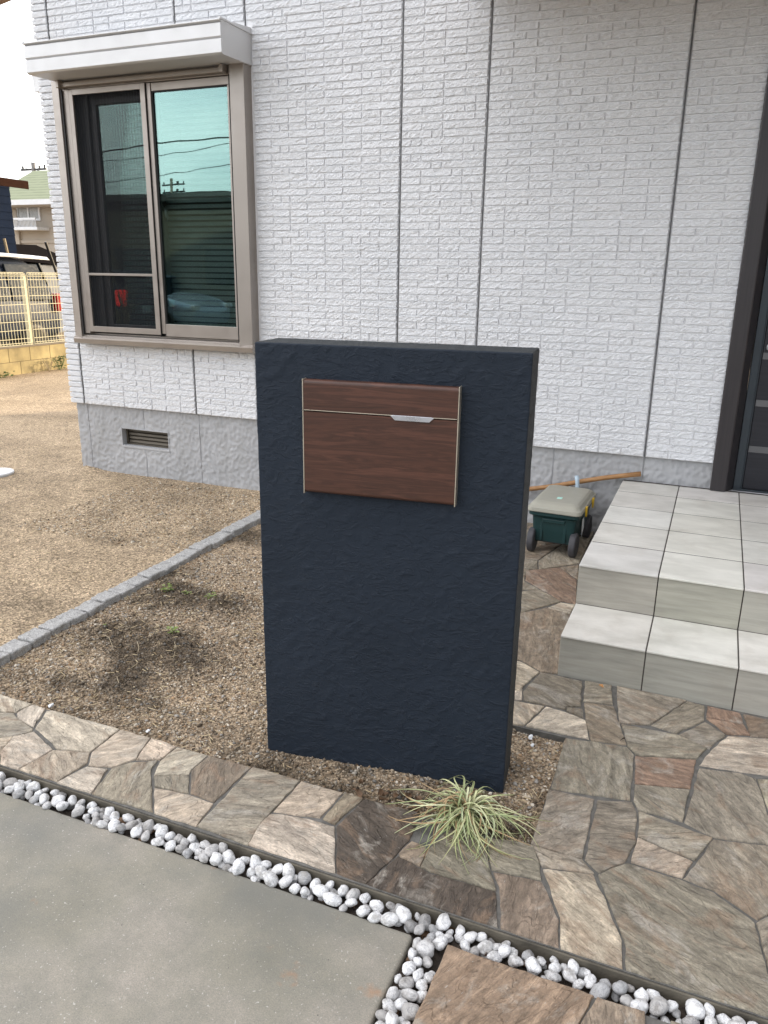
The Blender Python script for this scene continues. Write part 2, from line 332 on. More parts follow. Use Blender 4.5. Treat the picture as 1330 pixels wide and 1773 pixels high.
M_LEAFD = plain('dry_leaf', (.14, .08, .042), .7, var=.5, vs=30)
M_LEAFY = plain('yellow_leaf', (.45, .26, .03), .6, var=.3, vs=30)
M_LIDC = plain('taupe_plastic', (.345, .335, .28), .45, var=.05, vs=5, bs=.15, bsc=300)
M_TUB = plain('dark_green_plastic', (.006, .034, .036), .4, var=.1)
M_RUB = plain('grey_rubber', (.055, .055, .062), .65, var=.2, vs=30)
M_HUB = plain('black_plastic', (.008, .008, .009), .5)
M_YEL = plain('yellow_plastic', (.62, .40, .03), .45)
M_STKR = plain('mint_sticker', (.45, .75, .66), .5)
M_WHITE = plain('white_plastic', (.72, .74, .76), .5, var=.05)
M_BLUE = plain('pale_blue_pipe', (.42, .52, .60), .4)
m, t, b = nm('handle_wood', .5, .35); t.links.new(ramp(t, noi(t, coord(t, (4, 40, 40)), 4, 6), [(.3, (.26, .13, .05)), (.7, (.42, .23, .10))]), b.inputs['Base Color']); M_WOOD = m
# ------------------------------------------------------------------ ground
def patch(x, y):
    """how pale the soil is at a place: dark humus patches in the planting bed, pale trodden straw-coloured sand in the yard"""
    n = noise.noise((x*2.3+4, y*2.3, 2))+.55*noise.noise((x*6, y*6+3, 7))+.35*noise.noise((x*17, y*17, 1))
    if x > -2.04:
        k = .98-1.0*max(0, n-.02)
        for (mx_, my_, a, s) in MOUNDS[:6]: k -= .55*math.exp(-((x-mx_)**2+(y-my_)**2)/(s*s*1.5))*(1+.8*noise.noise((x*20, y*20, 4)))
        if y < -1.06: k -= .18
        k = max(.30, min(1.05, k)); return (k, k*.97, k*.94)
    k = max(.62, min(1.2, 1.04-.42*max(-.2, n-.1))); return (k*1.0, k*.975, k*.93)
def gridmesh(name, xs, ys, zf, m, kind='structure'):
    X, Y = np.meshgrid(xs, ys, indexing='ij'); vs = [(x, y, zf(x, y)) for x, y in zip(X.ravel(), Y.ravel())]; n = len(ys)
    fs = [(i*n+j, (i+1)*n+j, (i+1)*n+j+1, i*n+j+1) for i in range(len(xs)-1) for j in range(n-1)]
    mb = MB(); mb.v = vs; mb.f = fs; mb.c = [patch(x, y) for x, y, z in vs]; o = mb.build(name, m, smooth=True); tag(o, kind=kind); return o
MB().box(-900, 900, -900, 900, -.5, -.16, (1, 1, 1)).build('ground', M_SOIL)['kind'] = 'structure'
def gz(x, y):
    z = -.026 - .010*max(0, min(1, (-x-2)/3))-.060*max(0, min(1, (-x-4)/5))
    if x > -12: z += noise.noise((x*1.7, y*1.7, 0))*.008 + noise.noise((x*7, y*7, 3))*.0045 + noise.noise((x*22, y*22, 5))*.003
    for (mx_, my_, a, s) in MOUNDS:
        z += a*math.exp(-((x-mx_)**2+(y-my_)**2)/(s*s))*(1+.6*noise.noise((x*30, y*30, 9)))
    return z
def P2(x, y, z=-.03): p = at(x, y, 2, z); return p
MOUNDS = [(*P2(385, 1052)[:2], .030, .10), (*P2(318, 1040)[:2], .022, .09), (*P2(195, 1100)[:2], .026, .12), (*P2(290, 1118)[:2], .024, .11), (*P2(330, 1150)[:2], .015, .10), (*P2(215, 1180)[:2], .012, .08), (*P2(150, 815)[:2], .03, .10), (*P2(430, 1105)[:2], .016, .10)]
xs = np.unique(np.concatenate([np.linspace(-45, -5, 60), np.linspace(-5, -2.3, 60), np.linspace(-2.3, .108, 150)]))
ys = np.unique(np.concatenate([np.linspace(-1.281, 1.5, 165), np.linspace(1.5, 4, 40), np.linspace(4, 30, 60)]))
soil_o = gridmesh('garden_soil', xs, ys, gz, M_SOIL)
# grains scattered on the near soil, and dry straw
def grains(n, xr, yr, s0, s1, seed, name, near=True):
    g = np.random.default_rng(seed); V = np.zeros((n, 6, 3), np.float32); C = np.zeros((n, 6, 4), np.float32)
    pal = np.array([(.46, .385, .29), (.57, .50, .40), (.32, .24, .16), (.22, .18, .135), (.72, .67, .58), (.38, .365, .34), (.12, .095, .07), (.40, .28, .175)])
    x = g.uniform(*xr, n); y = g.uniform(*yr, n); s = g.uniform(s0, s1, n)*g.choice([1, 1, 1, 1, 1.4, 1.4, 2.2], n)
    octa = np.array([(1, 0, 0), (0, 1, 0), (-1, 0, 0), (0, -1, 0), (0, 0, 1), (0, 0, -1)], np.float32)
    ci = g.choice(len(pal), n, p=[.2, .16, .17, .14, .08, .1, .08, .07]); br = g.uniform(.7, 1.2, n)
    k = 0
    for i in range(n):
        a = g.random()*6.28; ca, sa = math.cos(a), math.sin(a); o_ = octa*g.uniform(.6, 1.3, (6, 1))*np.array([1.2, .85, .7])*s[i]*.5
        z = gz(x[i], y[i])
        V[i, :, 0] = x[i]+o_[:, 0]*ca-o_[:, 1]*sa; V[i, :, 1] = y[i]+o_[:, 0]*sa+o_[:, 1]*ca; V[i, :, 2] = z+o_[:, 2]+s[i]*.12
        C[i, :, :3] = pal[ci[i]]*br[i]*np.array(patch(x[i], y[i])); C[i, :, 3] = 1
    f = np.array([(0, 1, 4), (1, 2, 4), (2, 3, 4), (3, 0, 4), (1, 0, 5), (2, 1, 5), (3, 2, 5), (0, 3, 5)])
    F = (np.arange(n)[:, None, None]*6+f[None]).reshape(-1, 3)
    me = bpy.data.meshes.new(name); me.vertices.add(n*6); me.vertices.foreach_set('co', V.ravel())
    me.loops.add(F.size); me.loops.foreach_set('vertex_index', F.ravel().astype(np.int32)); me.polygons.add(len(F))
    me.polygons.foreach_set('loop_start', np.arange(0, F.size, 3, dtype=np.int32)); me.update(calc_edges=True); me.validate()
    a = me.color_attributes.new('col', 'FLOAT_COLOR', 'POINT'); a.data.foreach_set('color', C.ravel()); me.materials.append(M_VC)
    o = bpy.data.objects.new(name, me); col.objects.link(o); tag(o, 'coarse tan and brown granite grains covering the planting bed', 'gravel', kind='stuff'); return o
grains(52000, (-2.0, .106), (-1.275, .3), .0032, .0085, 1, 'gravel_grains')
g2 = grains(16000, (-3.3, -1.0), (.2, 1.42), .004, .008, 2, 'sand_grains'); g2['label'] = 'fine pale sand grains on the bare yard by the foundation'
mb = MB(); g = random.Random(5)
for i in range(5200):
    x = g.uniform(-5.0, .1) if i > 900 else g.uniform(-2, .1); y = g.uniform(-1.27, 2.4) if i > 900 else g.uniform(-1.27, 0)
    if x > -4.05 and y > 1.4: continue
    if -.78 < x < .02 and -1.2 < y < -.9: continue
    if y > -.74 and x > -.65: continue
    z = gz(x, y)+.004; a = g.uniform(0, 6.28); l = g.uniform(.008, .03); dx, dy = math.cos(a)*l, math.sin(a)*l; wx, wy = -math.sin(a)*.0011, math.cos(a)*.0011
    h = g.uniform(0, .006); c = g.choice([(.50, .40, .25), (.36, .27, .16), (.60, .49, .31), (.16, .12, .075)])
    mb.add([(x-wx, y-wy, z), (x+wx, y+wy, z), (x+dx+wx, y+dy+wy, z+h), (x+dx-wx, y+dy-wy, z+h), (x, y, z+.0018), (x+dx, y+dy, z+h+.0018)], [(0, 1, 4), (2, 3, 5), (1, 2, 5, 4), (3, 0, 4, 5), (0, 3, 2, 1)], c)
tag(mb.build('straw', M_VC), 'short dry straw bits strewn over the sandy yard', 'straw', kind='stuff')
# driveway slab and bare soil in the pebble channel
mb = MB(); me_v, me_f = rbox(6.4, 5.2, .16, .010, .6); mb.add([(x-3.2-.072, y-2.6-1.648, z-.185) for x, y, z in me_v], me_f)
o = weld(mb.build('driveway_slab', M_CONC, smooth=True)); o['kind'] = 'structure'
MB().box(-6.5, 3.6, -7, -1.575, -.155, -.040).build('channel_soil', M_DIRT)['kind'] = 'structure'
MB().box(-60, 60, -60, -6.9, -.155, -.10).build('street', plain('asphalt', (.05, .05, .052), .85, var=.2))['kind'] = 'structure'
# ------------------------------------------------------------------ flagstones traced from the photograph
A = lambda x, y: (x/2.66, 1180+y/2.66)
B = lambda x, y: (450+x/2.66, 1250+y/2.66)
Cc = lambda x, y: (850+x/2.7708, 1150+y/2.7708)
D = lambda x, y: (880+x/2.9556, 770+y/2.9556)
lt, pk, br, dk, gr, gn, ru = (.54, .465, .37), (.47, .39, .30), (.265, .212, .155), (.10, .078, .060), (.30, .26, .20), (.25, .215, .163), (.28, .19, .135)
ST = [
 (A, lt, [(-260, -22), (0, 57), (150, 102), (75, 140), (0, 136), (-200, 100)]), (A, lt, [(152, 103), (212, 121), (155, 208), (77, 166), (78, 142)]),
 (A, gr, [(-150, 105), (0, 138), (68, 143), (80, 168), (154, 212), (150, 225), (60, 250), (-120, 272)]), (A, pk, [(-150, 270), (60, 252), (0, 325), (0, 378), (-150, 330)]),
 (A, lt, [(62, 251), (158, 228), (245, 313), (85, 402), (0, 378), (0, 326)]), (A, lt, [(212, 135), (237, 130), (552, 217), (415, 322), (262, 308), (165, 212)]),
 (A, pk, [(87, 402), (245, 315), (415, 325), (400, 375), (262, 458)]), (A, pk, [(556, 220), (695, 253), (625, 355), (515, 393), (405, 385), (420, 325)]),
 (A, pk, [(699, 254), (815, 297), (738, 360), (627, 358)]), (A, lt, [(400, 388), (498, 400), (420, 514), (262, 462)]),
 (A, gr, [(515, 398), (600, 370), (725, 362), (697, 400), (703, 598), (422, 514)]), (A, lt, [(815, 299), (960, 337), (885, 400), (870, 425), (707, 430), (735, 365)]),
 (A, gr, [(707, 434), (871, 427), (870, 512), (712, 482)]), (A, pk, [(710, 487), (870, 517), (983, 560), (905, 664), (710, 603)]),
 (A, br, [(962, 338), (1163, 391), (985, 555), (877, 512), (882, 405)]), (A, gr, [(1165, 392), (1387, 452), (1200, 655), (1141, 750), (907, 664)]),
 (B, pk, [(192, 268), (385, 322), (275, 438), (180, 429), (62, 410)]), (B, br, [(390, 325), (478, 350), (345, 470), (288, 445)]),
 (B, lt, [(50, 420), (180, 434), (345, 480), (348, 692), (-57, 562), (0, 470)]), (B, dk, [(352, 477), (482, 352), (725, 412), (735, 430), (690, 545), (633, 607), (490, 742), (352, 693)]),
 (B, dk, [(492, 743), (637, 612), (652, 625), (782, 692), (1088, 780), (1098, 960)]), (B, br, [(642, 602), (700, 547), (758, 572), (773, 590), (737, 663), (652, 622)]),
 (B, gn, [(739, 665), (777, 587), (905, 460), (1000, 500), (1038, 540), (1063, 682), (1088, 775), (782, 688)]), (B, gr, [(1042, 530), (1262, 558), (1290, 655), (1296, 725), (1067, 680)]),
 (Cc, br, [(10, 992), (245, 1037), (328, 1220), (325, 1377), (48, 1285), (40, 1060)]), (Cc, pk, [(252, 980), (490, 1005), (543, 1110), (570, 1170), (628, 1320), (638, 1482), (337, 1385), (332, 1210), (272, 1040)]),
 (Cc, gr, [(200, 866), (440, 935), (498, 1000), (247, 970)]), (Cc, gn, [(512, 1004), (650, 950), (910, 1032), (1070, 1092), (1268, 1237), (1330, 1480), (1400, 1735), (652, 1487), (640, 1320), (580, 1170)]),
 (Cc, gr, [(190, 858), (281, 597), (498, 645), (438, 932)]), (Cc, gn, [(512, 647), (678, 657), (700, 702), (698, 850), (640, 945), (520, 998), (450, 935)]),
 (Cc, gr, [(356, 352), (480, 368), (655, 397), (688, 435), (670, 650), (286, 594)]), (Cc, ru, [(693, 437), (985, 457), (958, 595), (690, 570)]),
 (Cc, gr, [(690, 575), (955, 602), (920, 753), (705, 695), (687, 650)]), (Cc, gr, [(710, 702), (1065, 832), (980, 938), (707, 825)]),
 (Cc, pk, [(705, 830), (970, 945), (915, 1020), (672, 945)]), (Cc, gr, [(1000, 497), (1200, 522), (1275, 547), (1330, 718), (1400, 870), (1070, 828), (927, 755), (962, 640)]),
 (Cc, gr, [(1278, 547), (1460, 560), (1480, 880), (1403, 865), (1332, 700)]), (Cc, gr, [(1067, 836), (1430, 880), (1470, 1120), (1280, 1223), (1075, 1085), (922, 1025), (987, 950)]),
 (Cc, gn, [(1277, 1237), (1475, 1125), (1560, 1780), (1402, 1735), (1333, 1470)]), (Cc, lt, [(1137, 340), (1460, 365), (1460, 550), (1000, 482), (1052, 410)]),
 (Cc, gr, [(627, 287), (900, 337), (1038, 402), (988, 452), (697, 433), (657, 390)]), (Cc, gr, [(602, 102), (940, 172), (762, 288), (617, 280)]), (Cc, gr, [(942, 174), (1027, 197), (1025, 268), (890, 328), (765, 290)]),
 (Cc, ru, [(1040, 198), (1195, 233), (1215, 285), (1032, 250)]), (Cc, ru, [(1032, 255), (1215, 290), (1245, 338), (1132, 333)]), (Cc, gr, [(1027, 274), (1128, 337), (1048, 403), (902, 335)]),
 (Cc, br, [(1212, 238), (1470, 290), (1470, 360), (1247, 343)]), (Cc, gr, [(452, 78), (580, 100), (585, 193), (442, 175)]), (Cc, br, [(447, 180), (590, 200), (650, 383), (482, 363), (452, 270)]),
 (Cc, gn, [(237, 38), (438, 80), (432, 200), (360, 200), (360, 215), (157, 173), (155, 130)]), (Cc, gn, [(362, 204), (440, 212), (445, 255), (362, 222)]),
 (Cc, lt, [(267, 202), (360, 227), (455, 267), (474, 358), (167, 293)]), (Cc, pk, [(-40, 150), (120, 174), (257, 200), (157, 293), (-60, 255)]),
 (Cc, lt, [(-40, 90), (153, 115), (150, 170), (-40, 145)]), (D, pk, [(-120, 1090), (60, 1106), (162, 1162), (82, 1230), (60, 1260), (-120, 1225)]),
 (D, br, [(-80, 850), (75, 857), (200, 832), (317, 866), (262, 1170), (170, 1160), (65, 1100), (-110, 1080)]), (D, lt, [(202, 832), (270, 807), (342, 817), (320, 863)]),
 (D, gr, [(-80, 748), (80, 747), (165, 740), (272, 800), (80, 853), (-80, 846)]), (D, ru, [(87, 690), (92, 642), (262, 626), (352, 690), (345, 812), (275, 798)]),
 (D, gr, [(-80, 640), (85, 645), (83, 696), (158, 738), (-80, 742)]), (D, br, [(267, 625), (362, 612), (357, 688)]), (D, gr, [(-60, 580), (88, 587), (150, 592), (150, 635), (-60, 636)]),
 (D, gr, [(156, 592), (290, 500), (440, 440), (364, 605), (262, 621), (158, 637)]), (D, br, [(-60, 520), (150, 520), (280, 500), (154, 588), (-60, 575)]),
 (D, ru, [(155, 518), (200, 440), (440, 380), (445, 430), (285, 497)]), (D, gr, [(-60, 430), (195, 440), (150, 516), (-60, 516)]), (D, br, [(-60, 370), (300, 352), (450, 330), (440, 376), (198, 436), (-60, 426)]),
]
def clip(poly, ax, v, keep_less):
    out = []
    for i in range(len(poly)):
        a, b_ = poly[i], poly[(i+1) % len(poly)]; ia = (a[ax] <= v) == keep_less; ib = (b_[ax] <= v) == keep_less
        if ia: out.append(a)
        if ia != ib:
            s = (v-a[ax])/(b_[ax]-a[ax]); out.append((a[0]+s*(b_[0]-a[0]), a[1]+s*(b_[1]-a[1])))
    return out
def area(p): return .5*sum(p[i][0]*p[(i+1) % len(p)][1]-p[(i+1) % len(p)][0]*p[i][1] for i in range(len(p)))
def inset(poly, d):
    n = len(poly); out = []
    for i in range(n):
        p0, p1, p2 = Vector(poly[i-1]), Vector(poly[i]), Vector(poly[(i+1) % n])
        e1 = (p1-p0).normalized(); e2 = (p2-p1).normalized(); n1 = Vector((-e1.y, e1.x)); n2 = Vector((-e2.y, e2.x))
        bis = n1+n2; L_ = bis.length
        if L_ < .3: out.append(tuple(p1+n1*d)); continue
        bis /= L_; out.append(tuple(p1+bis*(d/max(.45, bis.dot(n1)))))
    return out
class Stones:
    def __init__(s): s.mb = MB(); s.uv = []; s.n = 0
    def stone(s, poly, c, zt=0., th=.02, gap=.0004, rag=1.0):
        # tidy, wobble, bevel, cap
        pts = []
        for p in poly:
            if not pts or (p[0]-pts[-1][0])**2+(p[1]-pts[-1][1])**2 > 1e-5: pts.append(tuple(p))
        if len(pts) < 3: return
        if area(pts) < 0: pts = pts[::-1]
        if abs(area(pts)) < 2e-4: return
        pts = inset(pts, gap); sd_ = s.n*7.3; fine = []
        for i in range(len(pts)):
            a, b_ = Vector(pts[i]), Vector(pts[(i+1) % len(pts)]); n = max(2, int((b_-a).length/.010))
            t_ = (b_-a).normalized(); nn = Vector((-t_.y, t_.x))
            for k in range(n):
                f = k/n; p = a.lerp(b_, f); p = p+nn*(noise.noise((p.x*28, p.y*28, sd_))*.0035*rag)
                fine.append((p.x, p.y))
        ring1 = inset(fine, .0012); ring2 = inset(fine, .005)
        ang = random.uniform(-.4, .4)+random.choice([0, .6, -.9, 1.3, 2.2]); ca, sa = math.cos(ang), math.sin(ang); ox, oy = random.uniform(0, 50), random.uniform(0, 50)
        tz = zt+random.uniform(-.0015, .0015); jit = random.uniform(.88, 1.12); c = tuple(x*jit*random.uniform(.98, 1.02) for x in c)
        n = len(fine); b0 = len(s.mb.v)
        vs = [(x, y, zt-th) for x, y in fine]+[(x, y, tz-.004) for x, y in fine]+[(x, y, tz-.0008+noise.noise((x*40, y*40, 1))*.0008) for x, y in ring1]+[(x, y, tz+noise.noise((x*22, y*22, 2))*.0009) for x, y in ring2]
        fs = []
        for r_ in range(3):
            for i in range(n): fs.append((r_*n+i, r_*n+(i+1) % n, (r_+1)*n+(i+1) % n, (r_+1)*n+i))
        fs.append(tuple(3*n+i for i in range(n)))
        s.mb.add(vs, fs, c); s.uv += [((x*ca-y*sa)+ox, (x*sa+y*ca)+oy) for x, y, z in vs]; s.n += 1
    def build(s, name, parent=None):
        o = s.mb.build(name, M_FLAG, parent); me = o.data; u = me.uv_layers.new(name='UVMap')
        li = np.zeros(len(me.loops), np.int32); me.loops.foreach_get('vertex_index', li)
        u.data.foreach_set('uv', np.array(s.uv, np.float32)[li].ravel())
        bm = bmesh.new(); bm.from_mesh(me); bmesh.ops.triangulate(bm, faces=[f for f in bm.faces if len(f.verts) > 4]); bm.to_mesh(me); bm.free(); return o
X0, X1 = -1.78, .72
S_ = Stones()
for (fn, c, pts) in ST:
    w_ = [tuple(at(*fn(*p), 2, 0)[:2]) for p in pts]
    w_ = clip(w_, 1, -1.575, False)
    if fn in (A, B) and min(p[0] for p in w_) < .1 and fn is A: w_ = clip(w_, 1, -1.281, True)
    elif fn is B: w_ = [p for p in clip(w_, 1, -1.272, True)]
    S_.stone(w_, c)
def quads(x0, x1, y0, y1, nx, ny, c_):
    gx = {}; 
    for i in range(nx+1):
        for j in range(ny+1):
            jx = 0 if i in (0, nx) else random.uniform(-.3, .3)*(x1-x0)/nx; jy = 0 if j in (0, ny) else random.uniform(-.25, .25)*(y1-y0)/ny
            gx[i, j] = (x0+(x1-x0)*i/nx+jx, y0+(y1-y0)*j/ny+jy)
    for i in range(nx):
        for j in range(ny): S_.stone([gx[i, j], gx[i+1, j], gx[i+1, j+1], gx[i, j+1]], random.choice(c_))
quads(-6.0, -2.02, -1.575, -1.281, 20, 2, [lt, pk, gr, lt]); S_.stone([(-2.02, -1.575), (-1.72, -1.575), (-1.78, -1.44), (-1.86, -1.281), (-2.02, -1.281)], lt)
quads(1.02, 3.4, -1.575, -.33, 9, 5, [gr, gn, br, lt, ru]); quads(-.74, -.34, -.73, 1.49, 2, 8, [gr, br, gn]); 
S_.build('flagstone_paving')['kind'] = 'structure'
# mortar bed below the flags
mb = MB(); mb.box(-6.0, .112, -1.578, -1.283, -.15, -.005); mb.box(.112, 3.4, -1.5775, -.729, -.15, -.0052); mb.box(-.745, 3.4, -.729, 1.495, -.15, -.0054)
mb.build('mortar_bed', M_MORTAR)['kind'] = 'structure'
mb = MB(); mb.box(-6.0, 3.4, -1.584, -1.5784, -.15, -.007); mb.build('paving_edge', M_CURB, bevel=.002)['kind'] = 'structure'
# second paving beside the driveway (bottom right)
S_ = Stones()
E1 = [at(*B(867, 1020), 2, 0), at(*B(697, 1391), 2, 0), (.0, -2.5, 0), (.26, -2.5, 0), at(*Cc(420, 1726), 2, 0), at(*Cc(498, 1582), 2, 0)]
S_.stone([tuple(p[:2]) for p in E1], (.29, .205, .14), zt=.0, th=.05)
S_.stone([tuple(at(*Cc(508, 1590), 2, 0)[:2]), tuple(at(*Cc(743, 1662), 2, 0)[:2]), (.47, -2.2), (.28, -2.2), tuple(at(*Cc(430, 1726), 2, 0)[:2])], br, th=.05)
quads(.485, 3.4, -2.2, -1.662, 9, 2, [gr, gn, br]); quads(.0, 3.4, -4.5, -2.52, 9, 6, [gr, gn, br, pk]); quads(.3, 3.4, -2.5, -2.22, 9, 1, [br, gr])
S_.build('stepping_path')['kind'] = 'structure'
MB().box(.014, 3.4, -4.5, -1.666, -.15, -.008).build('path_bed', M_MORTAR)['kind'] = 'structure'
# ------------------------------------------------------------------ house
house = empty('house', (-4.0, 1.48, 0), label='white split-stone sided house with grey stippled foundation and dark entrance door', cat='house')
HO = Vector((4.0, -1.48, 0))
def hb(mb, name, m, parent=None, **kw):    # build a house piece from world coordinates
    mb.v = [(x+4.0, y-1.48, z) for x, y, z in mb.v]; return mb.build(name, m, parent or house, **kw)
YF = 1.480; ZB, ZT = .476, 3.34; PITCHZ = .0400
WX0, WX1, WZ0, WZ1 = -3.83, -2.36, .93, 2.62
def brick(mb, u0, u1, z0, z1, base, mp_):
    L_ = u1-u0; nx = max(2, int(L_/.014)); nz_ = 3; tilt = random.uniform(-.0010, .0010); d0 = random.uniform(.0075, .0095); tz = random.uniform(-.0010, .0006)
    e = .0022; us = [u0, u0+e]+[u0+e+(L_-2*e)*i/nx for i in range(1, nx)]+[u1-e, u1]; zs = [z0, z0+e]+[z0+e+(z1-z0-2*e)*j/nz_ for j in range(1, nz_)]+[z1-e, z1]
    vs = []
    for i, u in enumerate(us):
        eb, et = random.uniform(-.0014, .0014), random.uniform(-.0014, .0014)
        for j, z in enumerate(zs):
            edge = i in (0, len(us)-1) or j in (0, len(zs)-1)
            if edge: d = -.001
            else: d = d0+tilt*((u-u0)/L_-.5)*2+tz*(j-2)+random.uniform(-.0019, .0019)+noise.noise((u*40, z*90, base*3))*.0026
            zz = z+(eb if j <= 1 else (et if j >= len(zs)-2 else 0))
            vs.append(mp_(u, d, zz))
    m_ = len(zs); mb.add(vs, [(i*m_+j, (i+1)*m_+j, (i+1)*m_+j+1, i*m_+j+1) for i in range(len(us)-1) for j in range(m_-1)])
LASTCUT = {}
def rowfill(mb, a, b_, z, pz, base, mp_, joint=.0062, seg=.125):
    """fill one course between panel edges a..b"""
    u = a
    n = max(1, round((b_-a)/seg)); key = (round(a, 2), base); old = LASTCUT.get(key, set()); cuts = [a]; new = set(); i = 0
    while i < n:
        k = 1 if random.random() < .42 else 2
        if i+k in old and i+k < n and random.random() < .55: k = 3-k
        i = min(n, i+k)
        if i < n: new.add(i)
        cuts.append(a+(b_-a)*i/n)
        if random.random() < .13: cuts.append(a+(b_-a)*(i-.5)/n)
    LASTCUT[key] = new; cuts = sorted(set(cuts))
    for p, q in zip(cuts[:-1], cuts[1:]):
        if q-p > .02: brick(mb, p+joint/2, q-joint/2, z+.0026, z+pz-.0026, base, mp_)
mb = MB(); fr = lambda u, d, z: (u, YF-d, z)
SEALS = []
def front_segments(z, zt):
    segs = []
    pan = [(-3.885, -2.887), (-2.887, -2.39), (-2.39, -1.392), (-1.392, -.895), (-.895, .103), (.103, .462), (1.66, 2.6), (2.6, 3.6)]
    for a, b_ in pan:
        a2, b2 = a+.004, b_-.004
        if zt > WZ0+.01 and z < WZ1+.19:
            if b2 <= -2.38: continue
            if a2 < WX1+.012: a2 = WX1+.012
        if b_ == .462: b2 = .462
        segs.append((a2, b2))
    return segs
nrow = int((ZT-ZB)/PITCHZ)
for r_ in range(nrow):
    z = ZB+r_*PITCHZ; zt = z+PITCHZ
    for a, b_ in front_segments(z, zt): rowfill(mb, a, b_, z, PITCHZ, 0, fr)
    # corner piece, proud of both walls, wraps round
    cx1 = -3.889 if not (WZ0+.01 < zt and z < WZ1+.19) else -3.842
    dd = random.uniform(.012, .017)
    v_, f_ = rbox(cx1+4.0+.012, .12, PITCHZ-.0062, .005, .03, lambda p, n: noise.noise(p*30+np.array([r_*3.3, 0, 0]))*.0035)
    cxx = (cx1-4.012)/2+random.uniform(-.002, .002); mb.add([(x+cxx, y+YF-.014+.06, zz+z+.003) for x, y, zz in v_], f_)
sd2 = lambda u, d, z: (-4.0-d, u, z)
for r_ in range(nrow):
    for a, b_ in [(1.60, 2.6), (2.61, 3.6), (3.61, 4.6), (4.61, 5.6), (5.61, 6.75)]: rowfill(mb, a, b_, ZB+r_*PITCHZ, PITCHZ, 1, sd2, seg=.25)
hb(mb, 'siding_wall', M_SIDE)
mb = MB()   # grout-coloured backing with openings
for (x0, x1, z0, z1) in [(-4.0, -3.8, ZB, ZT), (-3.8, -2.39, ZB, .95), (-3.8, -2.39, 2.6, ZT), (-2.39, .50, ZB, ZT), (.50, 1.65, 2.7, ZT), (1.65, 7.0, ZB, ZT)]: mb.box(x0, x1, YF, YF+.08, z0, z1)
mb.box(-4.0, -3.93, YF+.08, 6.8, ZB, ZT); mb.box(-3.93, 7, 6.7, 6.8, ZB, ZT); mb.box(6.9, 7, YF+.08, 6.7, ZB, ZT)
hb(mb, 'wall_backing', M_GROUT)
for x, z0, z1 in [(-3.885, ZB, .93), (-3.885, 2.80, ZT), (-2.887, ZB, .93), (-2.887, 2.80, ZT), (-2.39, ZB, .93), (-2.39, 2.8, ZT), (-1.392, ZB, ZT), (-.895, ZB, ZT), (.103, ZB, ZT), (2.6, ZB, ZT)]:
    ww = .0030 if x < 0 else .0042; hb(MB().box(x-ww, x+ww, YF-.0065, YF-.0005, z0, z1), 'sealant_joint', M_SEAL)
hb(MB().box(-4.0, 7.0, YF+.01, 6.8, ZT+.002, 6.2), 'upper_wall', M_UPPER)
mb = MB(); mb.add([(-4.4, .9, 6.1), (7.4, .9, 6.1), (7.4, 7.2, 6.1), (-4.4, 7.2, 6.1), (-.8, 4.05, 7.6), (3.8, 4.05, 7.6), (-4.4, .9, 6.25), (7.4, .9, 6.25), (7.4, 7.2, 6.25), (-4.4, 7.2, 6.25)],
       [(0, 3, 2, 1), (0, 1, 7, 6), (1, 2, 8, 7), (2, 3, 9, 8), (3, 0, 6, 9), (6, 7, 5, 4), (8, 9, 4, 5), (7, 8, 5), (9, 6, 4)]); hb(mb, 'roof', M_ROOF)
# foundation with roller-stipple relief and a recessed vent
VX0, VX1, VZ0, VZ1 = -3.587, -3.157, .178, .320
YB = 1.503
def stip(x, z):
    if abs(x+3.885) < .004 or abs(x+3.372) < .0035 or abs(x+2.887) < .004 or abs(x+2.39) < .004 or abs(x+1.39) < .004 or abs(x+.40) < .004 or abs(x-.103) < .004: return .006
    n = noise.noise((x*52, z*40, 1.3))+.6*noise.noise((x*95, z*85, 4)); return -max(-.003, min(.005, n*.0085))
mb = MB()
def fgrid(x0, x1, z0, z1, st=.0085):
    gx = list(np.linspace(x0, x1, max(2, int((x1-x0)/st)))); 
    for j in (-3.885, -3.372, -2.887, -2.39, -1.39, -.40, .103):
        if x0 < j < x1: gx += [j-.0045, j-.003, j+.003, j+.0045]
    gx = sorted(gx); gz_ = np.linspace(z0, z1, max(2, int((z1-z0)/st)))
    vs = [(x, YB+stip(x, z), z) for x in gx for z in gz_]; m_ = len(gz_)
    mb.add(vs, [(i*m_+j, (i+1)*m_+j, (i+1)*m_+j+1, i*m_+j+1) for i in range(len(gx)-1) for j in range(m_-1)])
for a in [(-3.99, VX0, -.12, .49), (VX0, VX1, -.12, VZ0), (VX0, VX1, VZ1, .49), (VX1, .461, -.12, .49), (1.70, 3.6, -.12, .49, .03)]: fgrid(*a)
mb.box(-3.99, VX0, YB+.02, 6.8, -.12, .49); mb.box(VX1, .461, YB+.02, 6.8, -.12, .49); mb.box(1.70, 6.95, YB+.02, 6.8, -.12, .49); mb.box(.461, 1.70, YB+.02, 6.8, -.12, .325); mb.box(VX0, VX1, YB+.02, 6.8, VZ1, .49); mb.box(VX0, VX1, YB+.08, 6.8, -.12, VZ0)
fnd = hb(mb, 'foundation', M_FOUND, smooth=True)
mb = MB(); mb.box(VX0, VX0+.008, YB-.004, YB+.07, VZ0, VZ1); mb.box(VX1-.008, VX1, YB-.004, YB+.07, VZ0, VZ1); mb.box(VX0+.008, VX1-.008, YB-.004, YB+.07, VZ1-.008, VZ1); mb.box(VX0-.0, VX1, YB-.006, YB+.07, VZ0-.006, VZ0+.010)
hb(mb, 'vent_recess', M_FOUND, fnd, bevel=.002)
mb = MB(); mb.box(VX0+.008, VX1-.008, YB+.064, YB+.07, VZ0+.01, VZ1-.008)
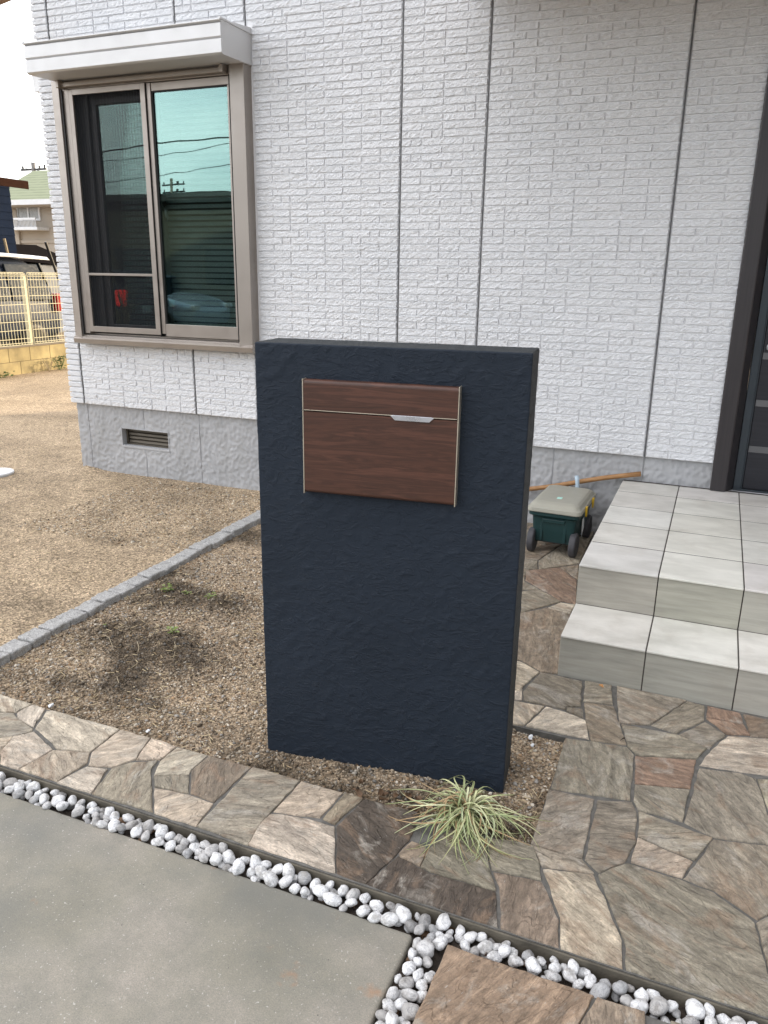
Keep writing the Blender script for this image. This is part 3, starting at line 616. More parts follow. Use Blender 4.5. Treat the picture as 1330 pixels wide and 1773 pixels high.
for k in range(4): z = VZ0+.026+k*.028; mb.prism([(YB+.045, z), (YB+.064, z+.006), (YB+.064, z+.024), (YB+.05, z+.016)], 0, VX0+.03, VX1-.02)
for xx in (VX0+.010, VX1-.024): mb.box(xx, xx+.014, YB+.04, YB+.064, VZ0+.012, VZ1-.01)
mb.box(VX0+.024, VX1-.024, YB+.04, YB+.064, VZ0+.010, VZ0+.022)
hb(mb, 'vent_grille', M_VENT, fnd, bevel=.001)
# window
win = empty('window', (WX0+4.0, 0, WZ0), parent=house)
def wb(mb, name, m, **kw):
    mb.v = [(x-WX0, y-1.48, z-WZ0) for x, y, z in mb.v]; return mb.build(name, m, win, **kw)
mb = MB()
mb.prism([(-3.832, YF), (-3.832, 1.395), (-3.765, 1.385), (-3.752, 1.44), (-3.752, YF+.1), (-3.80, YF+.1)], 2, .968, 2.60)
mb.prism([(-2.362, YF), (-2.362, 1.395), (-2.455, 1.385), (-2.468, 1.44), (-2.468, YF+.1), (-2.40, YF+.1)], 2, .968, 2.60)
mb.box(-3.752, -2.468, 1.405, 1.56, 2.548, 2.60)
wb(mb, 'casing', M_ALU, bevel=.002)
mb = MB(); mb.prism([(1.385, .930), (1.378, .962), (1.388, .968), (1.388, .976), (1.402, .980), (1.402, .986), (1.44, .992), (1.44, 1.0), (1.56, 1.0), (1.56, .93)], 0, -3.838, -2.355); wb(mb, 'sill', M_ALU, bevel=.0015)
mb = MB(); mb.prism([(YF, 2.60), (1.175, 2.592), (1.160, 2.600), (1.160, 2.668), (1.170, 2.672), (1.158, 2.680), (1.158, 2.745), (1.172, 2.749), (1.150, 2.757), (1.150, 2.763), (YF, 2.800)], 0, -3.795, -2.352)
mb.box(-3.80, -3.785, 1.15, YF-.001, 2.758, 2.770); mb.box(-2.36, -2.345, 1.15, YF-.001, 2.762, 2.772)
wb(mb, 'hood', M_ALU2, bevel=.0015)
mb = MB(); mb.box(-3.745, -2.48, 1.37, 1.40, 2.556, 2.582); mb.box(-3.75, -3.725, 1.345, 1.40, 2.55, 2.592); mb.box(-2.50, -2.475, 1.345, 1.40, 2.55, 2.592); wb(mb, 'shutter_rail', M_ALU, bevel=.003)
mb = MB(); mb.box(-3.7515, -3.744, 1.386, 1.399, .99, 2.545); mb.box(-3.088, -3.086, 1.405, 1.44, 1.0, 2.545); mb.box(-2.4715, -2.468, 1.40, 1.45, .99, 2.548); wb(mb, 'track_gap', M_BLACK)
# right sash, outer track
mb = MB(); ysr = 1.425
mb.box(-3.085, -3.055, ysr-.012, ysr+.02, 1.02, 2.545); mb.box(-2.50, -2.470, ysr, ysr+.02, 1.085, 2.545); mb.box(-3.055, -2.470, ysr-.01, ysr+.02, 1.004, 1.085); mb.box(-3.055, -2.470, ysr-.005, ysr+.02, 2.50, 2.545)
wb(mb, 'sash', M_ALU, bevel=.002)
mb = MB(); mb.box(-3.055, -2.488, ysr+.006, ysr+.010, 1.085, 2.50); wb(mb, 'glass_pane', M_GLASS)
mb = MB(); mb.box(-3.055, -3.045, ysr-.003, ysr+.004, 1.085, 2.50); mb.box(-3.045, -2.5, ysr-.003, ysr+.004, 2.492, 2.50); wb(mb, 'glazing_gasket', M_BLACK)
# left: dark inner sash with its pane, and the insect screen in front of it
ysl = 1.485
mb = MB(); mb.box(-3.752, -3.60, ysl-.03, ysl+.06, 1.004, 2.545); mb.box(-3.60, -3.55, ysl-.01, ysl+.03, 1.004, 2.545); mb.box(-3.14, -3.06, ysl-.02, ysl+.03, 1.004, 2.545); mb.box(-3.55, -3.14, ysl-.01, ysl+.03, 2.46, 2.545); mb.box(-3.55, -3.14, ysl-.01, ysl+.03, 1.004, 1.065)
wb(mb, 'sash', M_DKFR, bevel=.003)
mb = MB(); mb.box(-3.55, -3.14, ysl+.006, ysl+.010, 1.065, 2.46); wb(mb, 'glass_pane', M_GLASS_IN)
mb = MB(); ysc = 1.40
mb.box(-3.752, -3.70, ysc, ysc+.05, 1.0, 2.548); mb.box(-3.70, -3.668, ysc, ysc+.018, 1.012, 2.545); mb.box(-3.125, -3.088, ysc, ysc+.022, 1.012, 2.545); mb.box(-3.668, -3.125, ysc, ysc+.018, 1.012, 1.050); mb.box(-3.668, -3.125, ysc, ysc+.018, 2.512, 2.545); mb.box(-3.668, -3.125, ysc, ysc+.014, 1.392, 1.408)
wb(mb, 'screen_frame', M_ALU, bevel=.0015)
mb = MB(); mb.box(-3.668, -3.125, ysc+.0085, ysc+.0095, 1.05, 1.392); mb.box(-3.668, -3.125, ysc+.0085, ysc+.0095, 1.408, 2.512); wb(mb, 'insect_screen', M_SCREEN)
mb = MB()
for k in range(42): z = 1.03+k*.036; mb.prism([(1.530, z), (1.552, z+.024), (1.5525, z+.0255), (1.5305, z+.0015)], 0, -3.74, -2.48)
wb(mb, 'blind', M_BLIND)
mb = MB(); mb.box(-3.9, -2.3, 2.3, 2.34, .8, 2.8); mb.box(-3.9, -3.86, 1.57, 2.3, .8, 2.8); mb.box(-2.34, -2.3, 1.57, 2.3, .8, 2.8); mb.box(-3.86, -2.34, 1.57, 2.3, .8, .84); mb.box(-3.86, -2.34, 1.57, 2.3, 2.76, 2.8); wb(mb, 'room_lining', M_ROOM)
mb = MB(); mb.tube([(-3.02, 1.455, 1.83), (-3.018, 1.45, 1.79), (-3.02, 1.455, 1.74)], [.008, .012, .008]); wb(mb, 'latch', M_SILVER, smooth=True)
mb = MB(); mb.box(-3.03, -2.985, 1.4365, 1.4375, 1.20, 1.245); wb(mb, 'sticker', M_STKR)
# a second window hood on the side wall seen past the corner
mb = MB(); mb.prism([(-4.0, 2.605), (-4.195, 2.605), (-4.20, 2.69), (-4.21, 2.695), (-4.21, 2.705), (-4.0, 2.73)], 1, 1.61, 3.1); hb(mb, 'side_window_hood', M_ALU2, bevel=.002)
# entrance
door = empty('door', (.457+4.0, -.0, .33), parent=house)
def db(mb, name, m, parent=None, **kw):
    mb.v = [(x-.457, y-1.48, z-.33) for x, y, z in mb.v]; return mb.build(name, m, parent or door, **kw)
mb = MB(); mb.prism([(.459, 1.56), (.459, 1.452), (.464, 1.448), (.532, 1.448), (.538, 1.452), (.572, 1.530), (.572, 1.56)], 2, .334, 2.75); mb.prism([(1.70, 1.56), (1.70, 1.452), (1.625, 1.448), (1.588, 1.530), (1.588, 1.56)], 2, .334, 2.75); mb.box(.572, 1.588, 1.45, 1.56, 2.55, 2.75)
db(mb, 'casing', M_CASE, bevel=.001)
mb = MB(); mb.box(.575, .612, 1.532, 1.60, .334, 2.545); mb.box(.612, .620, 1.545, 1.60, .334, 2.545); mb.box(1.548, 1.585, 1.532, 1.60, .334, 2.545); mb.box(.62, 1.548, 1.532, 1.60, 2.50, 2.545); mb.box(.576, 1.585, 1.53, 1.60, .3305, .337); db(mb, 'jamb', M_JAMB, bevel=.002)
leaf = db(MB().box(.622, 1.545, 1.553, 1.595, .339, 2.495), 'leaf', M_DOOR, bevel=.002)
mb = MB()
for zc in (.558, .805, 1.05, 1.30, 1.55, 1.80, 2.05, 2.3): mb.box(.624, 1.40, 1.550, 1.556, zc-.017, zc+.017)
db(mb, 'metal_stripe', plain('satin_strip', (.13, .13, .135), .45, .3), leaf, bevel=.0006)
mb = MB(); mb.disc([(.0, .0), (.022, 0), (.022, .006), (.017, .010), (.014, .010), (.012, .007), (0, .007)], (.655, 1.553, 1.095), (0, -1, 0), 24); db(mb, 'lock', M_SILVER, leaf, smooth=True)
mb = MB(); mb.disc([(.0, .0), (.018, 0), (.018, .006), (.0, .006)], (.655, 1.553, 1.45), (0, -1, 0), 24); mb.tube([(.70, 1.55, 1.05), (.70, 1.50, 1.08), (.70, 1.50, 1.5), (.70, 1.55, 1.53)], .011); db(mb, 'handle', M_SILVER, leaf, smooth=True)
# porch canopy above
mb = MB(); mb.box(-1.0, 2.6, -.15, YF-.02, 2.875, 3.06); hb(mb, 'porch_canopy', M_CANOPY, bevel=.004)
# ------------------------------------------------------------------ porch steps
stp = empty('porch_steps', (0, 0, 0), label='two pale tiled porch steps in front of the dark entrance door', cat='steps')
mb = MB(); mb.box(.007, 1.9, .0068, 1.502, -.02, .3292); mb.box(.007, 1.9, -.3178, .0068, -.02, .1596); mb.build('core', M_TGROUT, stp)
T = MB(); Rr = MB(); W_ = .303; g = .0022
jit = lambda a=.06: (lambda s: (s, s*random.uniform(.985, 1.015), s*random.uniform(.97, 1.03)))(random.uniform(1-a, 1+a))
rowsY = [-.006, .3076, .6152, .9228, 1.2304, 1.478]
for i in range(6):
    x0 = i*W_; x1 = min(1.9, x0+W_)
    for j in range(5): T.box(x0+g, x1-g, rowsY[j]+g*1.8*(j > 0), rowsY[j+1]-g*1.8, .3216, .3304, jit(.09))
    T.box(x0+g, x1-g, -.326, -.001, .1526, .1608, jit(.03))
    Rr.box(x0+g, x1-g, .0, .0088, .1612, .3208, jit()); Rr.box(x0+g, x1-g, -.3195, -.3112, -.01, .1518, jit())
for j in range(5): Rr.box(0, .0088, max(.009, rowsY[j]+g), rowsY[j+1]-g, .1, .3208, jit())
Rr.box(.0002, .0088, -.31, .0, -.01, .1518, jit()); Rr.box(.0002, .0088, .002, 1.47, -.01, .098, jit())
T.build('tread_tiles', M_TREAD, stp, bevel=.0022); Rr.build('riser_tiles', M_RISER, stp, bevel=.001)
# ------------------------------------------------------------------ navy letterbox pillar
PA = R(6.573); PW, PT, PH = .752, .165, 1.30
ux, uy = math.cos(PA), math.sin(PA); p0 = (-.759, -1.153)
cxp = p0[0]+ux*PW/2-uy*PT/2; cyp = p0[1]+uy*PW/2+ux*PT/2
pil = empty('letterbox_pillar', (cxp, cyp, -.055), PA, label='dark navy trowelled stucco pillar standing in the gravel bed', cat='pillar')
def pd(p, n):
    a = noise.noise((p[0]*5, p[1]*5, p[2]*5))*.0012
    q = (p[0]*.72+p[2]*.69, p[1], -p[0]*.69+p[2]*.72)
    b_ = noise.noise((q[0]*24, p[1]*30, q[2]*44)); a += .0010*b_ + .0022*max(0, b_-.22)*2
    a += noise.noise((q[0]*70+5, p[1]*80, q[2]*110))*.0009 + .0030*max(0, noise.noise((q[0]*40+9, p[1]*50, q[2]*90))-.40)*3
    ed = min(1, min(PW/2-abs(p[0]) if abs(n[0]) < .7 else PT/2-abs(p[1]), PH/2-p[2])/.03); return a*(.28+.30*max(0, ed))
v_, f_ = rbox(PW-.003, PT-.003, PH, .0045, .0055, pd)
mb = MB(); mb.add(v_, f_)
# front stays plain navy; end faces and top tinted a lighter, browner grey
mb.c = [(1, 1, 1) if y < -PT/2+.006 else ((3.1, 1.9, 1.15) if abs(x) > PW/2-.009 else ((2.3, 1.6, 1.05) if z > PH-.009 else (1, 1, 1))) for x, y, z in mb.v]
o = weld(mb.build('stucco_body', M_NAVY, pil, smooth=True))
# letterbox set into it
lb = empty('letterbox', (-PW/2+.363, -PT/2, .842+.055), parent=pil); BW, BH, BD = .428, .313, .024
def lbm(mb, name, m, **kw): return mb.build(name, m, lb, **kw)
lbm(MB().box(-BW/2+.008, BW/2-.008, -.004, .05, .006, BH-.006), 'case', M_BLACK)
def panel(z0, z1, rt, rb):
    yf = -BD; pr = [(.0, z0+.002), (yf+.012, z0+.002)] if rb else [(.0, z0), (yf, z0)]
    if rb: pr = [(0, z0), (yf+rb, z0)]+[(yf+rb-rb*math.sin(a), z0+rb-rb*math.cos(a)) for a in np.linspace(.2, math.pi/2, 7)]
    if rt: pr += [(yf+rt-rt*math.cos(a), z1-rt+rt*math.sin(a)) for a in np.linspace(0, math.pi/2-.15, 7)]+[(0, z1)]
    else: pr += [(yf, z1), (0, z1)]
    return MB().prism(pr, 0, -BW/2+.0032, BW/2-.0032)
GZ = .229
lbm(panel(GZ+.0028, BH-.001, .010, 0), 'flap', M_WAL); lbm(panel(.001, GZ-.0022, 0, .010), 'front_panel', M_WAL)
for sx in (-1, 1):
    x = sx*(BW/2-.0016); lbm(MB().box(x-.0013, x+.0013, -BD-.0004, .01, -.002, BH+.001), 'side_trim', M_BRASS, bevel=.0006)
lbm(MB().box(-BW/2+.005, BW/2-.005, -BD-.0006, -BD+.004, GZ+.0012, GZ+.0030), 'flap_lip', M_BRASS)
hx0, hx1 = -BW/2+.248, -BW/2+.364
mb = MB(); mb.prism([(hx0, GZ+.001), (hx0+.012, GZ-.010), (hx1-.012, GZ-.010), (hx1, GZ+.001), (hx1-.006, GZ+.0035), (hx0+.006, GZ+.0035)], 1, -BD-.0045, -BD-.001); lbm(mb, 'pull_handle', M_SILVER, bevel=.0008)
# ------------------------------------------------------------------ granite setts
protos = []
for k in range(5):
    v_, f_ = rbox(.090, .097, .10, .008, .010, lambda p, n: (noise.noise(p*30+np.array([k*5, 0, 0]))*.0060+noise.noise(p*70+np.array([k*5, 0, 0]))*.0015))
    mb = MB(); mb.add(v_, f_); o = weld(mb.build('granite_sett', M_GRAN, smooth=True)); protos.append(o)
for i in range(24):
    y = -1.205+i*.1075; src = protos[i % 5]; o = src if i < 5 else src.copy()
    if i >= 5: col.objects.link(o)
    o.location = (-2.012-.030*(y+.9)+random.uniform(-.003, .003), y, -.094+random.uniform(-.003, .004)); o.rotation_euler = (random.uniform(-.03, .03), random.uniform(-.03, .03), random.uniform(-.04, .04)+(3.14159 if i % 2 else 0))
    tag(o, 'rough grey granite block in the row edging the bare yard', 'sett', 'granite setts edging the planting bed')
# ------------------------------------------------------------------ pebbles
pp = []
for k in range(7):
    bm = bmesh.new(); bmesh.ops.create_icosphere(bm, subdivisions=3, radius=.5)
    sx, sy, sz = random.uniform(.95, 1.2), random.uniform(.75, .95), random.uniform(.6, .82); off = Vector((k*9.1, k*3.7, 2))
    for v in bm.verts:
        n = v.co.normalized(); d = 1+.26*noise.noise(n*1.1+off)+.07*noise.noise(n*2.6+off)+(.10*abs(noise.noise(n*2.2-off)) if k in (2, 5) else 0)
        v.co = Vector((n.x*sx, n.y*sy, n.z*sz))*.5*d
    me = bpy.data.meshes.new('pebble'); bm.to_mesh(me); bm.free(); me.polygons.foreach_set('use_smooth', [True]*len(me.polygons)); me.materials.append(M_PEB); pp.append(me)
ppg = [me.copy() for me in pp[:3]]
for me in ppg: me.materials.clear(); me.materials.append(M_PEBG)
placed = []
def try_pebble(x, y, s, z, lay):
    for (a, b_, c_, l) in placed:
        if l == lay and (a-x)**2+(b_-y)**2 < ((s+c_)*.385)**2: return False
    placed.append((x, y, s, lay)); grey = random.random() < (.10 if lay else .3)
    o = bpy.data.objects.new('pebble', random.choice(ppg if grey else pp)); col.objects.link(o); o.scale = (s, s, s); o.location = (x, y, z)
    o.rotation_euler = (random.uniform(-.5, .5), random.uniform(-.5, .5), random.uniform(0, 6.28))
    tag(o, 'small smooth grey pebble in the drain strip beside the driveway' if grey else 'smooth white pebble in the drain strip beside the driveway', 'pebble', 'grey pebbles in the drain strip' if grey else 'white pebbles in the drain strip'); return True
cnt = 0
for lay, n, s0, s1, zz in ((0, 1200, .018, .028, -.034), (1, 2600, .024, .043, -.022), (2, 900, .016, .026, -.026)):
    for k in range(n):
        if cnt > 296: break
        s = random.uniform(s0, s1)
        if random.random() < .78: x, y = random.uniform(-1.55, .78), random.uniform(-1.657+s*.38, -1.586-s*.36)
        else: x, y = random.uniform(-.070+s*.45, .010-s*.4), random.uniform(-1.98, -1.60)
        if lay == 0 and cnt > 95: break
        if lay == 2 or lay == 0: key = 0 if lay == 0 else 1
        else: key = 1
        if try_pebble(x, y, s, zz+random.uniform(0, .006)+(s-.03)*.25*(lay > 0), key): cnt += 1
# fallen leaves
def leafmesh(k, m):
    mb = MB(); L_, W2 = .03, .009; n = 7; vs = []
    for i in range(n+1):
        t_ = i/n; w2 = W2*math.sin(math.pi*min(.98, t_*.95+.03))**.8; zc = .006*math.sin(t_*3+k)+.004
        for s in (-1, 0, 1): vs.append((t_*L_-L_/2, s*w2, zc+abs(s)*.005*(1+.5*math.sin(k+t_*5))))
    fs = [(i*3+j, i*3+3+j, i*3+4+j, i*3+1+j) for i in range(n) for j in (0, 1)]; mb.add(vs, fs)
    me = bpy.data.meshes.new('fallen_leaf'); me.from_pydata(mb.v, [], mb.f); me.materials.append(m); return me
lm = [leafmesh(k, M_LEAFD) for k in range(4)]
def leaf_at(x, y, z, me, lab, grp=None, s=1.):
    o = bpy.data.objects.new('fallen_leaf', me); col.objects.link(o); o.location = (x, y, z); o.rotation_euler = (random.uniform(-.6, .6), random.uniform(-.6, .6), random.uniform(0, 6.28)); o.scale = (s,)*3; tag(o, lab, 'leaf', grp)
for k in range(46):
    if random.random() < .7: x, y = random.uniform(-1.0, .75), random.uniform(-1.645, -1.59)
    else: x, y = random.uniform(-.06, .0), random.uniform(-1.95, -1.6)
    leaf_at(x, y, random.uniform(-.045, -.032), random.choice(lm), 'curled brown dead leaf among the pebbles', 'dead leaves among the pebbles', random.uniform(.6, 1.1))
for k in range(22): leaf_at(random.uniform(-.44, -.02), random.uniform(-1.26, -1.20), gz(-.3, -1.24)+.006, random.choice(lm), 'brown dead leaf on the gravel beneath the pillar', 'dead leaves under the pillar', random.uniform(.6, 1.1))
p = at(790, 1688, 2, -.03); leaf_at(p[0]-.004, p[1], -.018, leafmesh(2, M_LEAFY), 'yellow leaf lying on pebbles between slab and stepping path', s=1.0)
p = at(962, 1650, 2, -.03); leaf_at(p[0], p[1], -.02, leafmesh(3, M_LEAFY), 'small yellow leaf lying in the drain strip under the paving edge', s=.6)
p = at(1078, 1284, 2, 0); leaf_at(p[0], p[1], .004, leafmesh(1, plain('dark_leaf', (.05, .035, .022), .8)), 'dark shrivelled leaf clump on the flagstones below the steps', s=.55)
p = at(1041, 1191, 2, 0); leaf_at(p[0], p[1], .003, leafmesh(0, plain('orange_leaf', (.40, .20, .07), .7)), 'small orange leaf on the flagstone in front of the lower step', s=.7)
# crumpled white paper scraps
def scrap(x, y, z, s, lab):
    bm = bmesh.new(); bmesh.ops.create_icosphere(bm, subdivisions=2, radius=s)
    for v in bm.verts: v.co *= 1+.5*noise.noise(v.co/s*1.7+Vector((x*9, 0, 0))); v.co.z *= .45; v.co.x *= .6
    me = bpy.data.meshes.new('paper_scrap'); bm.to_mesh(me); bm.free(); me.materials.append(M_WHITE); o = bpy.data.objects.new('paper_scrap', me); col.objects.link(o); o.location = (x, y, z); tag(o, lab, 'scrap')
p = at(919, 1280, 2, -.02); scrap(p[0], p[1], -.012, .013, 'crumpled white scrap on gravel to the right of the pillar')
p = at(922, 1293, 2, -.02); scrap(p[0], p[1], -.014, .009, 'small white scrap lying just in front of the crumpled one')
p = at(89, 1225, 2, -.02); scrap(p[0], p[1], -.012, .012, 'bluish white scrap on the gravel beside the left end of the paving')
p = at(257, 1269, 2, -.02); scrap(p[0], p[1], -.012, .009, 'thin white chip at the gravel edge midway along the paving')
# ------------------------------------------------------------------ variegated grass tuft
m, t, b = nm('variegated_blade', .5, .4); at_ = nd(t, 'ShaderNodeVertexColor'); at_.layer_name = 'col'; t.links.new(at_.outputs['Color'], b.inputs['Base Color']); M_BLADE = m
tuft = empty('grass_tuft', (-.078, -1.225, -.02), label='pale variegated grass clump at the foot of the navy pillar', cat='plant'); mb = MB()
g = random.Random(11)
for k in range(210):
    a = g.gauss(-1.2, 1.25) if g.random() < .72 else g.uniform(-math.pi, math.pi)
    L_ = g.uniform(.07, .235); 
    if math.sin(a) > .3: L_ *= .62
    r0 = g.uniform(0, .034); b0 = g.uniform(0, 6.28); x0, y0 = r0*math.cos(b0), r0*math.sin(b0)
    lift = g.uniform(.025, .085); tw = g.uniform(-1.0, 1.0); n = 10; w0 = g.uniform(.0018, .0034); vs = []; cs = []
    edge = g.choice([(.55, .55, .30), (.62, .62, .42), (.48, .52, .26), (.40, .38, .20)]); mid = g.choice([(.15, .22, .09), (.20, .28, .12), (.40, .44, .22), (.55, .56, .33)])
    dead = g.random() < .20
    if dead: edge = (.42, .30, .16); mid = (.34, .23, .12)
    end = g.uniform(.010, .028)
    for i in range(n+1):
        t_ = i/n; aa = a+tw*t_*t_; rad = L_*(t_**1.05); h = lift*4*t_*(1-t_)*(1-.25*t_)+end*t_*.6
        x, y = x0+rad*math.cos(aa), y0+rad*math.sin(aa); w2 = w0*(1-t_**3)*(.55+.45*min(1, t_*5)); nx_, ny_ = -math.sin(aa)*w2, math.cos(aa)*w2
        vs += [(x-nx_, y-ny_, h+.0015), (x, y, h), (x+nx_, y+ny_, h+.0015)]; cs += [edge, mid, edge]
    b_ = len(mb.v); mb.v += vs; mb.c += cs; mb.f += [(b_+i*3+j, b_+i*3+3+j, b_+i*3+4+j, b_+i*3+1+j) for i in range(n) for j in (0, 1)]
mb.build('blades', M_BLADE, tuft)
# sprouts and twigs in the bed
M_SPR = plain('fresh_leaf', (.17, .22, .05), .5, var=.3, vs=40)
for (px, py, lab, n, s) in [(290, 1024, 'bright green sprout nearest the granite setts', 9, 1.5), (325, 1034, 'tiny green sprout between two larger sprouts on the dark mound', 6, 1.0), (366, 1041, 'small green sprout beside the darkest soil mound', 8, 1.3), (299, 1103, 'green sprout above a bare curved root in mid bed', 7, 1.3), (183, 1092, 'faint green sprout on the low mound at left of the bed', 3, .5)]:
    p = at(px, py, 2, -.02); s_ = empty('sprout', (p[0], p[1], gz(p[0], p[1])), label=lab, cat='seedling'); mb = MB(); st_ = MB(); st_.tube([(0, 0, -.005), (.002, 0, .012)], .0015, 5)
    for k in range(n*3):
        a = random.uniform(0, 6.28); l = random.uniform(.008, .018)*s; z = random.uniform(.002, .020)*s; rr = random.uniform(0, .012)*s; cx_, cy2 = rr*math.cos(a), rr*math.sin(a); ca, sa = math.cos(a), math.sin(a); w2 = l*.34
        mb.add([(cx_, cy2, z), (cx_+ca*l*.5-sa*w2, cy2+sa*l*.5+ca*w2, z+.004), (cx_+ca*l, cy2+sa*l, z+.002), (cx_+ca*l*.5+sa*w2, cy2+sa*l*.5-ca*w2, z+.004)], [(0, 1, 2, 3)])
    mb.build('leaves', M_SPR, s_); st_.build('stem', M_SPR, s_)
M_TWIG = plain('pale_root', (.33, .27, .18), .8, var=.3, vs=50)
for (pts, lab) in [([(300, 1112), (304, 1122), (303, 1134), (300, 1144)], 'pale curved root lying below the mid bed sprout'), ([(205, 1092), (215, 1096), (222, 1088)], 'dry pale twig on the low mound at left'), ([(206, 1184), (203, 1176), (210, 1170)], 'forked pale root near the front of the bed'), ([(238, 1114), (241, 1124), (239, 1130)], 'short upright twig between two soil mounds'), ([(180, 1105), (190, 1112), (196, 1122)], 'thin dry twig in front of the low mound')]:
    mb = MB(); ps = []
    for k, q in enumerate(pts): p = at(*q, 2, -.02); ps.append((p[0], p[1], gz(p[0], p[1])+.004+.006*(k % 2)))
    mb.tube(ps, [.0017, .0015, .0012, .0009][:len(ps)], 5); tag(recentre(mb.build('twig', M_TWIG)), lab, 'twig')
# soil crumbs on the mounds (dark)
mb = MB(); g = random.Random(3)
for (mx_, my_, a_, s_) in MOUNDS[:6]:
    for k in range(620):
        x, y = g.gauss(mx_, s_*.8), g.gauss(my_, s_*.75)
        if y < -1.27 or x > .1: continue
        z = gz(x, y); s = g.uniform(.002, .007); c = g.choice([(.075, .058, .042), (.12, .094, .068), (.17, .135, .10)])
        vs = [(x+dx*s*g.uniform(.5, 1.1), y+dy*s*g.uniform(.5, 1.1), z+dz*s*g.uniform(.4, .9)+s*.3) for dx, dy, dz in ((1, 0, 0), (0, 1, 0), (-1, 0, 0), (0, -1, 0), (0, 0, 1), (0, 0, -1))]
        mb.add(vs, [(0, 1, 4), (1, 2, 4), (2, 3, 4), (3, 0, 4), (1, 0, 5), (2, 1, 5), (3, 2, 5), (0, 3, 5)], c)
tag(mb.build('soil_crumbs', M_VC), 'dark crumbled soil on the low mounds of the bed', 'soil', kind='stuff')
# ------------------------------------------------------------------ drain cover
o = MB().disc([(0, -.05), (.118, -.05), (.118, .0), (.122, .014), (.118, .022), (.105, .025), (.10, .022), (.0, .022)], (0, 0, 0), (0, 0, 1), 40).build('drain_cover', M_WHITE, smooth=False)
p = at(-6, 819, 2, -.03); o.location = (p[0], p[1], gz(p[0], p[1])); tag(o, 'round white plastic drain cover on the bare yard', 'drain cover')
# ------------------------------------------------------------------ garden cart, stick, pipe
cart = empty('garden_cart', (-.288, 1.19, -.0), R(-2), label='wheeled dark green garden stool box with taupe lid', cat='cart')
def loft(rings):
    vs = [p for r_ in rings for p in r_]; n = len(rings[0]); fs = [(i*n+k, i*n+(k+1) % n, (i+1)*n+(k+1) % n, (i+1)*n+k) for i in range(len(rings)-1) for k in range(n)]
    return vs, fs+[tuple(range(n))[::-1], tuple((len(rings)-1)*n+k for k in range(n))]
def rrect(hx, hy, r, z, cx=0, cy=0, n=5):
    out = []
    for (sx, sy, a0) in ((1, 1, 0), (-1, 1, 90), (-1, -1, 180), (1, -1, 270)):
        for k in range(n):
            a = R(a0+90*k/(n-1)); out.append((cx+sx*(hx-r)+r*math.cos(a), cy+sy*(hy-r)+r*math.sin(a), z))
    return out
LX = 0.012
mb = MB(); mb.add(*loft([rrect(.105, .19, .02, .062), rrect(.113, .20, .02, .13), rrect(.117, .205, .02, .205), rrect(.135, .225, .025, .215), rrect(.135, .225, .025, .236), rrect(.132, .222, .025, .238)])); mb.v = [(x+LX, y, z) for x, y, z in mb.v]
mb.box(LX-.06, LX+.06, -.212, -.196, .178, .198); mb.box(LX-.07, LX-.055, -.2035, -.190, .075, .178); mb.box(LX+.055, LX+.07, -.2035, -.190, .075, .178)
tub = mb.build('tub', M_TUB, cart, smooth=False, bevel=.003)
mb = MB(); mb.add(*loft([rrect(.142, .232, .028, .236), rrect(.144, .234, .028, .240), rrect(.141, .231, .028, .258), rrect(.134, .223, .03, .262), rrect(.124, .205, .03, .278), rrect(.112, .185, .03, .286), rrect(.10, .17, .03, .288)])); mb.v = [(x+LX, y, z) for x, y, z in mb.v]
lid = mb.build('lid', M_LIDC, cart, bevel=.002)
mb = MB(); mb.add([(LX-.012, -.115, .2895), (LX+.014, -.110, .2895), (LX+.012, -.075, .2895), (LX-.014, -.080, .2895), (LX-.012, -.115, .287), (LX+.014, -.110, .287), (LX+.012, -.075, .287), (LX-.014, -.080, .287)], [(0, 1, 2, 3), (4, 7, 6, 5), (0, 4, 5, 1), (1, 5, 6, 2), (2, 6, 7, 3), (3, 7, 4, 0)]); mb.build('sticker', M_STKR, lid)
for k, (sx, sy) in enumerate(((-1, -1), (1, -1), (-1, 1), (1, 1))):
    wx, wy = LX+sx*.112, sy*.185
    wl = empty('wheel', (wx, wy, .066), parent=cart); ax_ = (1, 0, 0)
    MB().disc([(.040, -.018), (.060, -.018), (.066, -.013), (.066, .013), (.060, .018), (.040, .018)], (0, 0, 0), ax_, 36).build('tyre', M_RUB, wl, smooth=True, bevel=.002)
    MB().disc([(.008, -.019), (.022, -.014), (.041, -.014), (.041, .014), (.022, .014), (.008, .019)], (0, 0, 0), ax_, 24).build('rim', M_HUB, wl)
for y in (-.10, .09):
    mb = MB(); mb.prism([(y-.014, .262), (y+.014, .262), (y+.012, .235), (y-.004, .205), (y-.012, .235)], 0, LX+.143, LX+.153); mb.build('latch', M_YEL, cart, bevel=.002)
MB().tube([(LX-.11, -.185, .066), (LX+.11, -.185, .066)], .006).build('axle', M_HUB, cart); MB().tube([(LX-.11, .185, .066), (LX+.11, .185, .066)], .006).build('axle', M_HUB, cart)
mb = MB(); mb.add([(LX+.122, -.05, .17), (LX+.124, -.01, .175), (LX+.128, -.015, .12), (LX+.126, -.055, .07), (LX+.118, -.03, .17), (LX+.120, .0, .172), (LX+.124, .0, .12), (LX+.121, -.04, .07)], [(0, 1, 2, 3), (4, 7, 6, 5), (0, 4, 5, 1), (1, 5, 6, 2), (2, 6, 7, 3), (3, 7, 4, 0)]); mb.build('tag', M_WHITE, cart)
a = Vector((-.86, 1.455, .135)); b_ = Vector((.096, 1.455, .385))
tool = empty('hoe', (-.86, 1.40, 0), label='long wooden tool handle leaning along the foundation behind the cart', cat='tool')
mb = MB(); pts = [a.lerp(b_, k/10)+Vector((0, 0, .004*math.sin(k)))-tool.location for k in range(11)]; mb.tube(pts, [.0135]*10+[.0145], 12); mb.build('handle', M_WOOD, tool, smooth=True)
